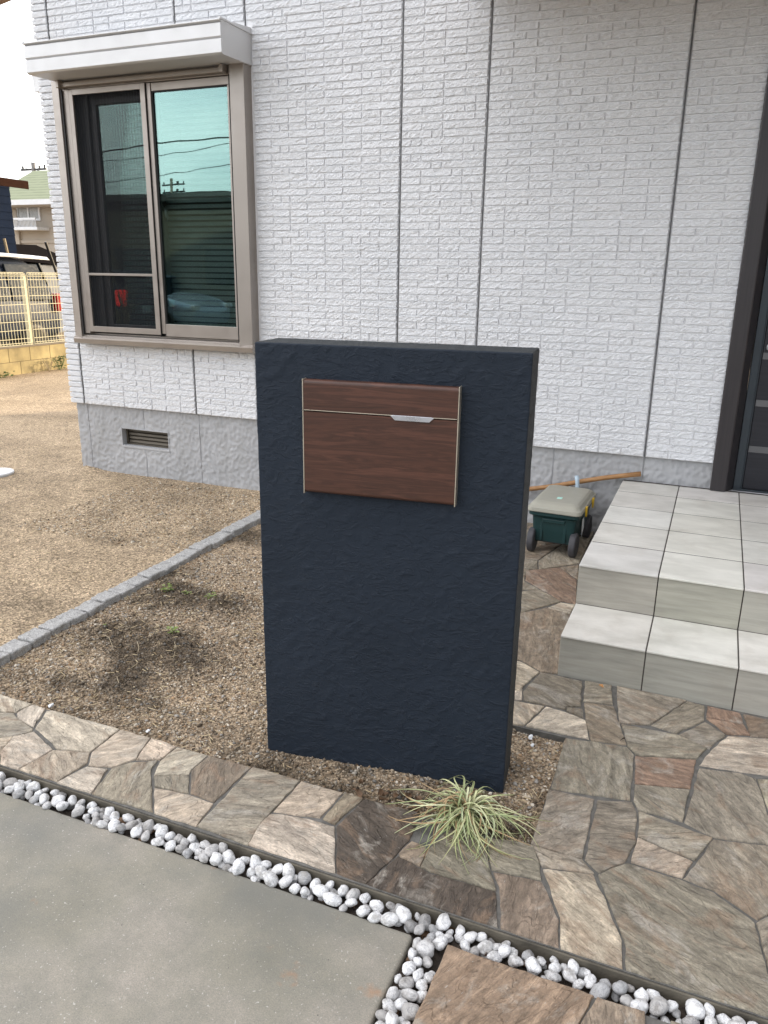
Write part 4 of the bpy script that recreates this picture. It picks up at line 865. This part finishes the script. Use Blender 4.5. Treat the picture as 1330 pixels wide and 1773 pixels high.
mb = MB(); mb.add([(-.06, -.03, .18), (.03, -.03, .16), (.0, -.10, .02), (-.09, -.10, .02), (-.06, -.026, .18), (.03, -.026, .16), (.0, -.096, .02), (-.09, -.096, .02)], [(0, 1, 2, 3), (4, 7, 6, 5), (0, 4, 5, 1), (1, 5, 6, 2), (2, 6, 7, 3), (3, 7, 4, 0)]); mb.tube([(0, .055, .135), (-.03, 0, .15), (-.02, -.028, .17)], .007); mb.build('blade', M_SILVER, tool)
o = recentre(MB().tube([(-.20, 1.405, .0), (-.224, 1.405, .16), (-.240, 1.405, .315), (-.246, 1.405, .345)], [.011, .011, .012, .012], 12).build('pipe', M_BLUE, smooth=True)); tag(o, 'pale blue pipe standing up behind the taupe lid', 'pipe')
# ------------------------------------------------------------------ far boundary wall, fence, weeds
def far(n): return n
FX = -9.3; M_BLOCK = plain('yellowed_block', (.38, .31, .16), .9, var=.42, vs=3.0, bs=.8, bsc=60, bd=.004)
bw = empty('block_wall', (FX, 6, -.12), label='low yellowed concrete block wall under the cream mesh fence', cat='wall')
mb = MB()
for r_ in range(2):
    for k in range(-5, 16):
        y0 = 6+(k+.5*(r_ % 2))*.40-.1; mb.box(-.12, random.uniform(-.001, .002), y0-6+.004, y0-6+.396, r_*.21+.004, r_*.21+.206)
mb.build('blocks', M_BLOCK, bw, bevel=.004); MB().box(-.116, -.004, -2.1, 6.5, -.05, .405).build('joints', plain('block_mortar', (.20, .16, .09), .9), bw); MB().box(-.13, .006, -2.1, 6.5, .414, .44).build('coping', plain('coping', (.20, .17, .13), .9, vs=10), bw, bevel=.004)
M_CREAM = plain('cream_paint', (.62, .58, .40), .45, var=.05)
fen = empty('mesh_fence', (FX-.06, 6.2, .33), label='cream painted wire mesh fence standing on the block wall', cat='fence')
for pi, y in enumerate((-2.0, 0.0, 2.0, 4.0)):
    MB().box(-.025, .025, y-.03, y+.03, -.03, 1.02).build('post', M_CREAM, fen, bevel=.004)
    mb = MB(); y0, y1 = y+.035, y+1.965
    n = 34
    for k in range(n+1):
        yy = y0+(y1-y0)*k/n; mb.tube([(.06, yy, .03), (.035, yy, .0), (.035, yy, .09), (.035, yy, 1.0), (.035, yy, 1.05), (.07, yy, 1.03), (.035, yy, 1.0)], .0038, 4)
    for zz in (.09, .215, .34, .465, .59, .715, .84, .95, 1.0, .0, 1.05): mb.box(.030, .040, y0, y1, zz-.004, zz+.004)
    mb.box(.062, .070, y0, y1, 1.026, 1.034); mb.box(.057, .065, y0, y1, .026, .034)
    mb.build('mesh_panel', M_CREAM, fen)
M_WEED = plain('weed', (.07, .12, .03), .6, var=.4, vs=20)
g = random.Random(4)
for (px, py, lab, n, h, mt) in [(104, 636, 'leafy green weed against the block wall by the house corner', 60, .22, M_WEED), (86, 634, 'dry grey brush beside the green weed at the block wall', 50, .22, M_TWIG), (5, 655, 'small green weed at the foot of the block wall, far left', 25, .08, M_WEED)]:
    p = at(px, py, 0, FX+.12); s_ = empty('weed', (p[0], p[1], -.11), label=lab, cat='weed'); mb = MB()
    for k in range(n):
        a = g.uniform(0, 6.28); r_ = g.uniform(0, .14); x, y = r_*math.cos(a)*.6, r_*math.sin(a)*1.5; z = g.uniform(.02, h); l = g.uniform(.03, .07); ca, sa = math.cos(a+1), math.sin(a+1); w2 = l*.3 if mt is M_WEED else .003
        mb.add([(x, y, z), (x+ca*l*.5-sa*w2, y+sa*l*.5+ca*w2, z+.02), (x+ca*l, y+sa*l, z+.01), (x+ca*l*.5+sa*w2, y+sa*l*.5-ca*w2, z+.02)], [(0, 1, 2, 3)])
    mb.build('leaves', mt, s_); st_ = MB()
    for k in range(8): a = g.uniform(0, 6.28); st_.tube([(0, 0, 0), (.05*math.cos(a), .12*math.sin(a), h*.8)], .003, 4)
    st_.build('stems', mt, s_)
# ------------------------------------------------------------------ cars
def make_car(loc, rz, paint, roofm, label, H=1.72, L_=4.4, Wd=1.72, trim=None, lamp_on=False):
    """front towards local -y; origin at ground centre"""
    c = empty('parked_car', loc, rz, label=label, cat='car')
    hw = Wd/2; zb = .95; rt = H
    # stations: (y, belt z, roof z, cabin halfwidth)
    stn = [(-L_/2, .62, .64, .62), (-L_/2+.12, .78, .80, .70), (-L_/2+.75, .93, .95, .72), (-L_/2+1.05, .96, 1.02, .72), (-L_/2+1.65, .98, rt-.08, .62), (-.2, .98, rt, .62), (L_/2-1.0, 1.0, rt-.01, .61), (L_/2-.30, 1.0, rt-.05, .60), (L_/2-.06, 1.0, 1.12, .66), (L_/2, .92, .94, .70)]
    rings = []
    for y, bz, rz_, cw in stn:
        e = 1.0 if -L_/2+.3 < y < L_/2-.3 else .88
        half = [(0, .28), (hw*.86*e, .28), (hw*e, .42), (hw*e, .70), (hw*.975*e, bz), (hw*.99*cw/.62*.86 if rz_ > bz+.2 else hw*.9*e, (bz+rz_)/2+.02), (cw*hw/.86*.92, rz_-.04), (cw*.6, rz_), (0, rz_+.01)]
        rings.append([(x, y, z) for x, z in half]+[(-x, y, z) for x, z in half[-2:0:-1]])
    mb = MB(); mb.add(*loft(rings)); mb.build('body', paint, c, smooth=True, sub=2)
    # roof skin
    mb = MB(); rr = [[(-.72, y, z-.05), (-.66, y, z+.005), (-.3, y, z+.035), (.3, y, z+.035), (.66, y, z+.005), (.72, y, z-.05), (.3, y, z-.03), (-.3, y, z-.03)] for y, z in ((-L_/2+1.60, rt-.08), (-L_/2+2.2, rt-.01), (-.2, rt+.01), (L_/2-1.0, rt+.005), (L_/2-.12, rt-.03))]
    mb.add(*loft(rr)); mb.build('roof', roofm, c, smooth=True)
    for sx in (-1, 1):
        for (ya, yb, ta, tb) in ((-L_/2+1.30, -.25, .55, 0), (-.17, .95, 0, .02), (1.03, L_/2-.28, .0, .14)):
            x0, x1 = sx*(hw*.985), sx*(hw*.80); zt_ = rt-.16
            mb = MB(); q = [(x0, ya, zb+.06), (x0, yb, zb+.06), (x1, yb-tb, zt_), (x1, ya+ta, zt_)]
            mb.add(q+[(x-sx*.05, y, z) for x, y, z in q], [(0, 1, 2, 3), (4, 7, 6, 5), (0, 4, 5, 1), (1, 5, 6, 2), (2, 6, 7, 3), (3, 7, 4, 0)]); mb.build('window', M_CARGL, c, bevel=.01)
    mb = MB(); q = [(-.62, L_/2-.05, 1.08), (.62, L_/2-.05, 1.08), (.52, L_/2-.20, rt-.14), (-.52, L_/2-.20, rt-.14)]; mb.add(q+[(x, y+.03, z) for x, y, z in q], [(0, 1, 2, 3), (4, 7, 6, 5), (0, 4, 5, 1), (1, 5, 6, 2), (2, 6, 7, 3), (3, 7, 4, 0)]); mb.build('rear_window', M_CARGL, c)
    mb = MB(); q = [(-.66, -L_/2+1.02, 1.0), (.66, -L_/2+1.02, 1.0), (.54, -L_/2+1.62, rt-.12), (-.54, -L_/2+1.62, rt-.12)]; mb.add(q+[(x, y-.03, z+.02) for x, y, z in q], [(0, 1, 2, 3), (4, 7, 6, 5), (0, 4, 5, 1), (1, 5, 6, 2), (2, 6, 7, 3), (3, 7, 4, 0)]); mb.build('windscreen', M_CARGL, c)
    red = M_REDL if lamp_on else M_RED
    for sx in (-1, 1):
        mb = MB(); mb.box(min(sx*.62, sx*.84), max(sx*.62, sx*.84), L_/2-.16, L_/2-.03, .78, 1.12); mb.build('tail_light', red, c, bevel=.03)
        mb = MB(); mb.box(min(sx*.50, sx*.80), max(sx*.50, sx*.80), -L_/2+.03, -L_/2+.16, .66, .78); mb.build('headlight', M_SILVER, c, bevel=.02)
        for y in (-L_/2+.82, L_/2-.78):
            wl = empty('wheel', (sx*(hw-.10), y, .31), parent=c)
            MB().disc([(.20, -.10), (.29, -.10), (.31, -.07), (.31, .07), (.29, .10), (.20, .10)], (0, 0, 0), (sx, 0, 0), 28).build('tyre', M_HUB, wl, smooth=True)
            MB().disc([(.02, .06), (.2, .09), (.2, -.05), (.02, -.05)], (0, 0, 0), (sx, 0, 0), 20).build('rim', M_SILVER, wl)
    MB().box(-hw*.84, hw*.84, -L_/2+.05, L_/2-.05, .17, .30).build('underbody', M_HUB, c, bevel=.03)
    MB().box(-.17, .17, L_/2-.01, L_/2+.012, .60, .76).build('number_plate', M_WHITE, c)
    return c
M_RED = plain('red_lens', (.35, .01, .015), .2)
m, t, b = nm('lit_red_lens', .3); b.inputs['Base Color'].default_value = (.6, .02, .02, 1); b.inputs['Emission Color'].default_value = (1, .03, .02, 1); b.inputs['Emission Strength'].default_value = 1.5; M_REDL = m
M_SILV = plain('silver_blue_paint', (.30, .34, .42), .22, .5, var=.03); M_BLKP = plain('black_paint', (.030, .042, .070), .45, .1, var=.03, spec=.2); M_WHP = plain('white_paint', (.75, .76, .78), .25, var=.02)
pc = at(112, 500, 0, -11.2)
make_car((-12.15, pc[1]-2.15, -.12), 0, M_BLKP, M_WHP, 'dark parked car with a white roof behind the cream mesh fence', H=1.80, L_=4.4)
# ------------------------------------------------------------------ houses beyond
M_NAVYB = plain('navy_boards', (.012, .020, .042), .9, spec=.05, var=.15, vs=2); M_EAVE = plain('red_brown_eave', (.035, .016, .011), .9, spec=.05); M_BEIGE = plain('beige_render', (.42, .37, .31), .85, var=.05, vs=1)
m, t, b = nm('green_shingle', .8); v = coord(t); wv = nd(t, 'ShaderNodeTexWave', Scale=2.3, Distortion=1.2, Detail=3); wv.bands_direction = 'Z'; t.links.new(v, wv.inputs['Vector'])
t.links.new(mix(t, ramp(t, noi(t, v, 3, 5), [(.3, 0.), (.7, .5)]), ramp(t, wv.outputs['Fac'], [(.1, (.15, .17, .09)), (.4, (.23, .26, .145))]), (.27, .29, .18)), b.inputs['Base Color']); M_GROOF = m
def slanted(x, y, ax, v): return Vector(at(x, y, ax, v))
# navy boarded house, its right edge at px 17-27
e0 = slanted(22, 380, 0, -14.0)
nv = empty('navy_house', (-14.0, float(e0.y), -.12), label='navy weatherboard house with brown eaves beyond the fence', cat='house'); mb = MB()
ztop = slanted(18, 318, 0, -14.0).z+.12
for k in range(int(ztop/.16)+1):
    z = k*.16; mb.prism([(.0, z), (.018, z), (.006, min(z+.158, ztop)), (0, min(z+.158, ztop))], 1, -8, 0); mb.add([], [])
mb.box(-6, -.0, -8, -.001, 0, ztop)
for k in range(int(ztop/.16)+1): z = k*.16; mb.prism([(.0, z), (.018, z), (.006, z+.158), (0, z+.158)], 0, -6, 0)
mb.build('wall', M_NAVYB, nv)
_t = slanted(50, 321, 0, -13.2); RY = _t.y-e0.y; ez = _t.z+.12-.06;  mb = MB(); mb.add([(.8, RY, ez-.02), (.8, -8.5, ez+.0), (-6.8, -8.5, ez+.9), (-6.8, RY, ez+.9), (.8, RY, ez+.14), (.8, -8.5, ez+.16), (-6.8, -8.5, ez+1.06), (-6.8, RY, ez+1.06)], [(0, 1, 2, 3), (4, 7, 6, 5), (0, 4, 5, 1), (1, 5, 6, 2), (2, 6, 7, 3), (3, 7, 4, 0)]); mb.build('roof', M_EAVE, nv, bevel=.01)
# tv antenna on the navy house
aa = slanted(12, 306, 0, -15.5); ab = slanted(9, 270, 0, -15.5)
an = empty('tv_antenna', tuple(aa), label='thin television aerial above the navy house roof', cat='aerial'); mb = MB(); mb.tube([(0, 0, -.5), (0, 0, (ab-aa).z)], .012, 6); mb.build('mast', M_SILVER, an); mb = MB(); h = (ab-aa).z; mb.tube([(0, -.5, h), (0, .35, h-.08)], .009, 5)
for k in range(5): mb.tube([(-.25, -.4+k*.16, h-.01-k*.015), (.25, -.4+k*.16, h-.01-k*.015)], .006, 4)
mb.build('elements', M_SILVER, an)
# beige house with green roof
Y2 = 21.0
c0 = slanted(18, 430, 1, Y2); cE = slanted(50, 348, 1, Y2)
bh = empty('beige_house', (c0.x, Y2, -.12), label='beige two storey house with green shingle hip roof in the distance', cat='house'); zE = cE.z+.12
MB().box(0, 9, 0, 7, 0, zE).build('wall', M_BEIGE, bh)
def bx(px, py): v = slanted(px, py, 1, Y2-.0); return v.x-c0.x, v.z+.12
mb = MB(); pk_ = slanted(57, 296, 1, Y2+3.6); zr = pk_.z+.12; xr = pk_.x-c0.x
mb.add([(-.6, -.6, zE-.05), (9.6, -.6, zE-.05), (9.6, 7.6, zE-.05), (-.6, 7.6, zE-.05), (xr, 3.6, zr), (6.5, 3.6, zr)], [(0, 3, 2, 1), (0, 1, 5, 4), (2, 3, 4, 5), (1, 2, 5), (3, 0, 4)]); rf = mb.build('roof', M_GROOF, bh)
MB().box(-.68, 9.7, -.74, -.6, zE-.20, zE-.02).build('gutter', M_WHITE, rf); MB().box(-.6, 9.6, -.6, 0, zE-.24, zE-.06).build('soffit', M_BEIGE, rf)
wx0, wz1 = bx(29, 356); wx1, wz0 = bx(72, 382); wf = empty('window', (wx0, 0, wz0), parent=bh); ww_, wh_ = wx1-wx0, wz1-wz0
mb = MB(); mb.box(0, .07, -.06, .0, 0, wh_); mb.box(ww_-.07, ww_, -.06, 0, 0, wh_); mb.box(.07, ww_-.07, -.06, 0, wh_-.07, wh_); mb.box(.07, ww_-.07, -.06, 0, 0, .07); mb.box(ww_/2-.035, ww_/2+.035, -.06, 0, .07, wh_-.07); mb.build('frame', M_WHITE, wf)
MB().box(.07, ww_-.07, -.03, -.01, .07, wh_-.07).build('pane', plain('curtained_pane', (.33, .34, .34), .3, var=.3, vs=5), wf)
mb = MB(); zr0, zr1 = bx(30, 395)[1]-wz0, .02; mb.box(-.15, ww_+.25, -.55, -.50, zr1-.02, zr1+.05); mb.box(-.2, ww_+.35, -.6, 0, zr0-.1, zr0)
for k in range(24): x = -.13+(ww_+.36)*k/23; mb.box(x-.009, x+.009, -.54, -.52, zr0, zr1)
mb.build('balcony_rail', M_WHITE, wf)
mb = MB(); z1_, z2_ = bx(30, 416)[1], bx(30, 421)[1]; mb.box(-.05, 9.05, -.05, .0, z2_, z1_); z3_ = bx(80, 355)[1]; mb.box(wx1+.1, 9, -.02, 0, bx(80, 394)[1], bx(80, 393)[1]); mb.box(wx1+.1, 9, -.02, 0, z3_, z3_+.05); mb.box(.45, .62, -.1, 0, 0, zE-.3); mb.build('trim', M_BEIGE, bh)
# low dark shed roof and stakes
sh = empty('shed', (-15.0, 12.0, -.12), label='low shed with dark sloping roof between the car and the beige house', cat='shed')
pA, pB, pC = slanted(-40, 420, 0, -15.0), slanted(62, 424, 0, -15.0), slanted(98, 437, 0, -15.0)
o_ = Vector((-15.0, 12.0, -.12)); A_, B_, C2 = pA-o_, pB-o_, pC-o_
mb = MB(); pr = [(A_.y, A_.z), (B_.y, B_.z), (C2.y+.8, C2.z-.25), (C2.y+.8, C2.z-.33), (A_.y, A_.z-.3)]; mb.prism(pr, 0, -3, 0); mb.build('roof', plain('dark_felt', (.012, .011, .013), .9, spec=.05), sh); MB().box(-2.9, -.1, A_.y, C2.y+.6, 0, C2.z-.3).build('wall', plain('shed_wall', (.25, .27, .30), .8), sh)
for (a, b_, lab) in [((7, 413), (12, 434), 'pale yellow stake leaning above the car roof at far left'), ((79, 419), (85, 436), 'dark leaning stake above the rear of the car')]:
    q0, q1 = slanted(*a, 0, -13.4), slanted(*b, 0, -13.4) if False else slanted(*b_, 0, -13.4); d = q1-q0; q2 = q1+d*((q1.z+.1)/(-d.z)); o = recentre(MB().tube([q0, q2], .03, 6).build('stake', M_TWIG if 'yellow' in lab else M_HUB)); tag(o, lab, 'stake')
# utility pole and wires
def pole(x, y, h, lab, arms):
    pz = empty('utility_pole', (x, y, -.15), label=lab, cat='pole'); MB().tube([(0, 0, 0), (0, 0, h)], [.16, .11], 10).build('mast', plain('pole_concrete', (.22, .21, .20), .9), pz, smooth=True)
    mb = MB()
    for z in arms: mb.box(-.95, .95, -.05, .05, h-z-.05, h-z+.05)
    mb.build('crossarm', M_HUB, pz); mb = MB()
    for z in arms:
        for x_ in (-.8, .45, .85): mb.tube([(x_, 0, h-z+.05), (x_, 0, h-z+.20)], .05, 6)
    mb.build('insulator', M_HUB, pz); return pz
t0 = slanted(57, 282, 1, 34.0); pole(t0.x, 34.0, t0.z+.15, 'grey utility pole rising behind the green roof', (.35,))
def wire(a, b_, sag, r_, lab, grp):
    a, b_ = Vector(a), Vector(b_); o0 = Vector(((a.x+b_.x)/2, (a.y+b_.y)/2, 0)); pts = [a.lerp(b_, k/16)+Vector((0, 0, -sag*4*(k/16)*(1-k/16)))-o0 for k in range(17)]
    o = MB().tube(pts, r_, 5).build('overhead_wire', M_HUB); o.location = o0; tag(o, lab, 'wire', grp)
for (a, b_) in [((-30, 250), (110, 283)), ((5, 248), (110, 272)), ((-30, 262), (110, 291)), ((-30, 276), (110, 302)), ((-30, 290), (110, 318))]:
    q0, q1 = slanted(*a, 1, 33.0), slanted(*b_, 1, 33.0); wire(q0, q1, .05, .014, 'thin overhead wire crossing the pale sky at far left', 'overhead wires beyond the green roof')
# corner of a carport roof at the top left
q0, q1 = slanted(-2, 10.5, 2, 5.2), slanted(26, -1, 2, 5.2); dr = (q1-q0).normalized(); nn = Vector((-dr.y, dr.x, 0)); 
if nn.dot(Vector((RT[0], RT[1], 0))) > 0: nn = -nn
base = [q0-dr*.8, q1+dr*.3, q1+dr*.3+nn*2.5, q0-dr*.8+nn*2.5]; cm_ = sum(base, Vector())/4
cpt = empty('carport', (cm_.x, cm_.y, -.1), label='brown edge of a tall carport roof at the very top left corner', cat='carport'); loc = [p-cpt.location for p in base]
mb = MB(); mb.add([(p.x, p.y, p.z) for p in loc]+[(p.x, p.y, p.z+.12) for p in loc], [(0, 1, 2, 3), (4, 7, 6, 5), (0, 4, 5, 1), (1, 5, 6, 2), (2, 6, 7, 3), (3, 7, 4, 0)]); mb.build('roof', M_CANOPY, cpt, bevel=.01)
pq = loc[3]*.97+loc[1]*.03; MB().box(pq.x-.04, pq.x+.04, pq.y-.04, pq.y+.04, -.02, pq.z).build('post', M_CANOPY, cpt)
# ------------------------------------------------------------------ across the street (seen mirrored in the window)
YS = -14.0
r0 = refl(262, 322, YS); r1 = refl(400, 345, YS); 
xa, xb = min(r0[0], r1[0]), max(r0[0], r1[0]); hz = r0[2]
oh = empty('street_house', (xb+2, YS, -.12), label='dim single storey house with a low dark roof across the street', cat='house')
M_DUSK = plain('grey_render', (.085, .08, .075), .85); MB().box(-22, 0, -7, 0, 0, hz-.34).build('wall', M_DUSK, oh)
mb = MB(); mb.add([(-22.7, .8, hz-.34), (.7, .8, hz-.34), (.7, -7.8, hz-.34), (-22.7, -7.8, hz-.34), (-19, -3.5, hz+.15), (-3.5, -3.5, hz+.15), (-22.7, .8, hz-.16), (.7, .8, hz-.16), (.7, -7.8, hz-.16), (-22.7, -7.8, hz-.16)], [(0, 1, 2, 3), (0, 6, 7, 1), (1, 7, 8, 2), (2, 8, 9, 3), (3, 9, 6, 0), (6, 4, 5, 7), (8, 5, 4, 9), (7, 5, 8), (9, 4, 6)]); mb.build('roof', M_ROOF, oh)
for x in (-18, -14, -9.5, -5.5, -2.2):
    wq = empty('window', (x, 0, 1.1), parent=oh); MB().box(-.8, .8, .0, .05, 0, 1.2).build('frame', M_VENT, wq); MB().box(-.72, .72, .05, .06, .08, 1.12).build('pane', M_CARGL, wq)
MB().box(-12.2, -11.4, .0, .06, 0, 2.2).build('door', plain('tan_door', (.30, .20, .10), .6), oh)
c1 = refl(330, 495, -10.2)
make_car((c1[0]-1.8, -10.6, -.1), R(90), M_SILV, M_SILV, 'silver blue car parked across the street, mirrored in the right pane', H=1.5)
c2 = refl(228, 495, -9.0)
make_car((c2[0]-2.1, -9.2, -.1), R(-90), M_BLKP, M_BLKP, 'black car across the street with its red tail light lit, mirrored in the left pane', H=1.5, lamp_on=True)
pA = refl(297, 312, -44); pole(pA[0], -44, pA[2]+.3, 'utility pole behind the house across the street', (.4, .9))
for k, ((a, b_), sg) in enumerate(zip([((266, 200), (400, 182)), ((266, 205), (400, 208)), ((266, 218), (400, 203)), ((266, 228), (400, 222)), ((266, 240), (400, 216)), ((268, 284), (400, 276)), ((268, 292), (400, 271))], (-.25, -.1, -.2, -.15, .05, -.06, .02))):
    u0, u1 = Vector(refl(*a, -11)), Vector(refl(*b_, -11)); d = u1-u0; wire(u0-d*2.0, u1+d*2.0, sg*8, .018 if k in (0, 5) else .009, 'overhead wire above the street, mirrored in the window', 'wires along the street')
# bare shrub by the parked car
p = refl(195, 470, -7.0); sb = empty('bare_shrub', (p[0], -7.0, -.1), label='bare twiggy shrub at the roadside, mirrored in the left pane', cat='shrub'); mb = MB(); g = random.Random(8)
for k in range(36):
    a = g.uniform(0, 6.28); r_ = g.uniform(.2, .6); mb.tube([(0, 0, 0), (r_*.4*math.cos(a), r_*.4*math.sin(a), .7), (r_*math.cos(a+.4), r_*math.sin(a+.4), g.uniform(1.0, 1.6))], [.015, .010, .004], 4)
mb.build('branches', M_TWIG, sb)
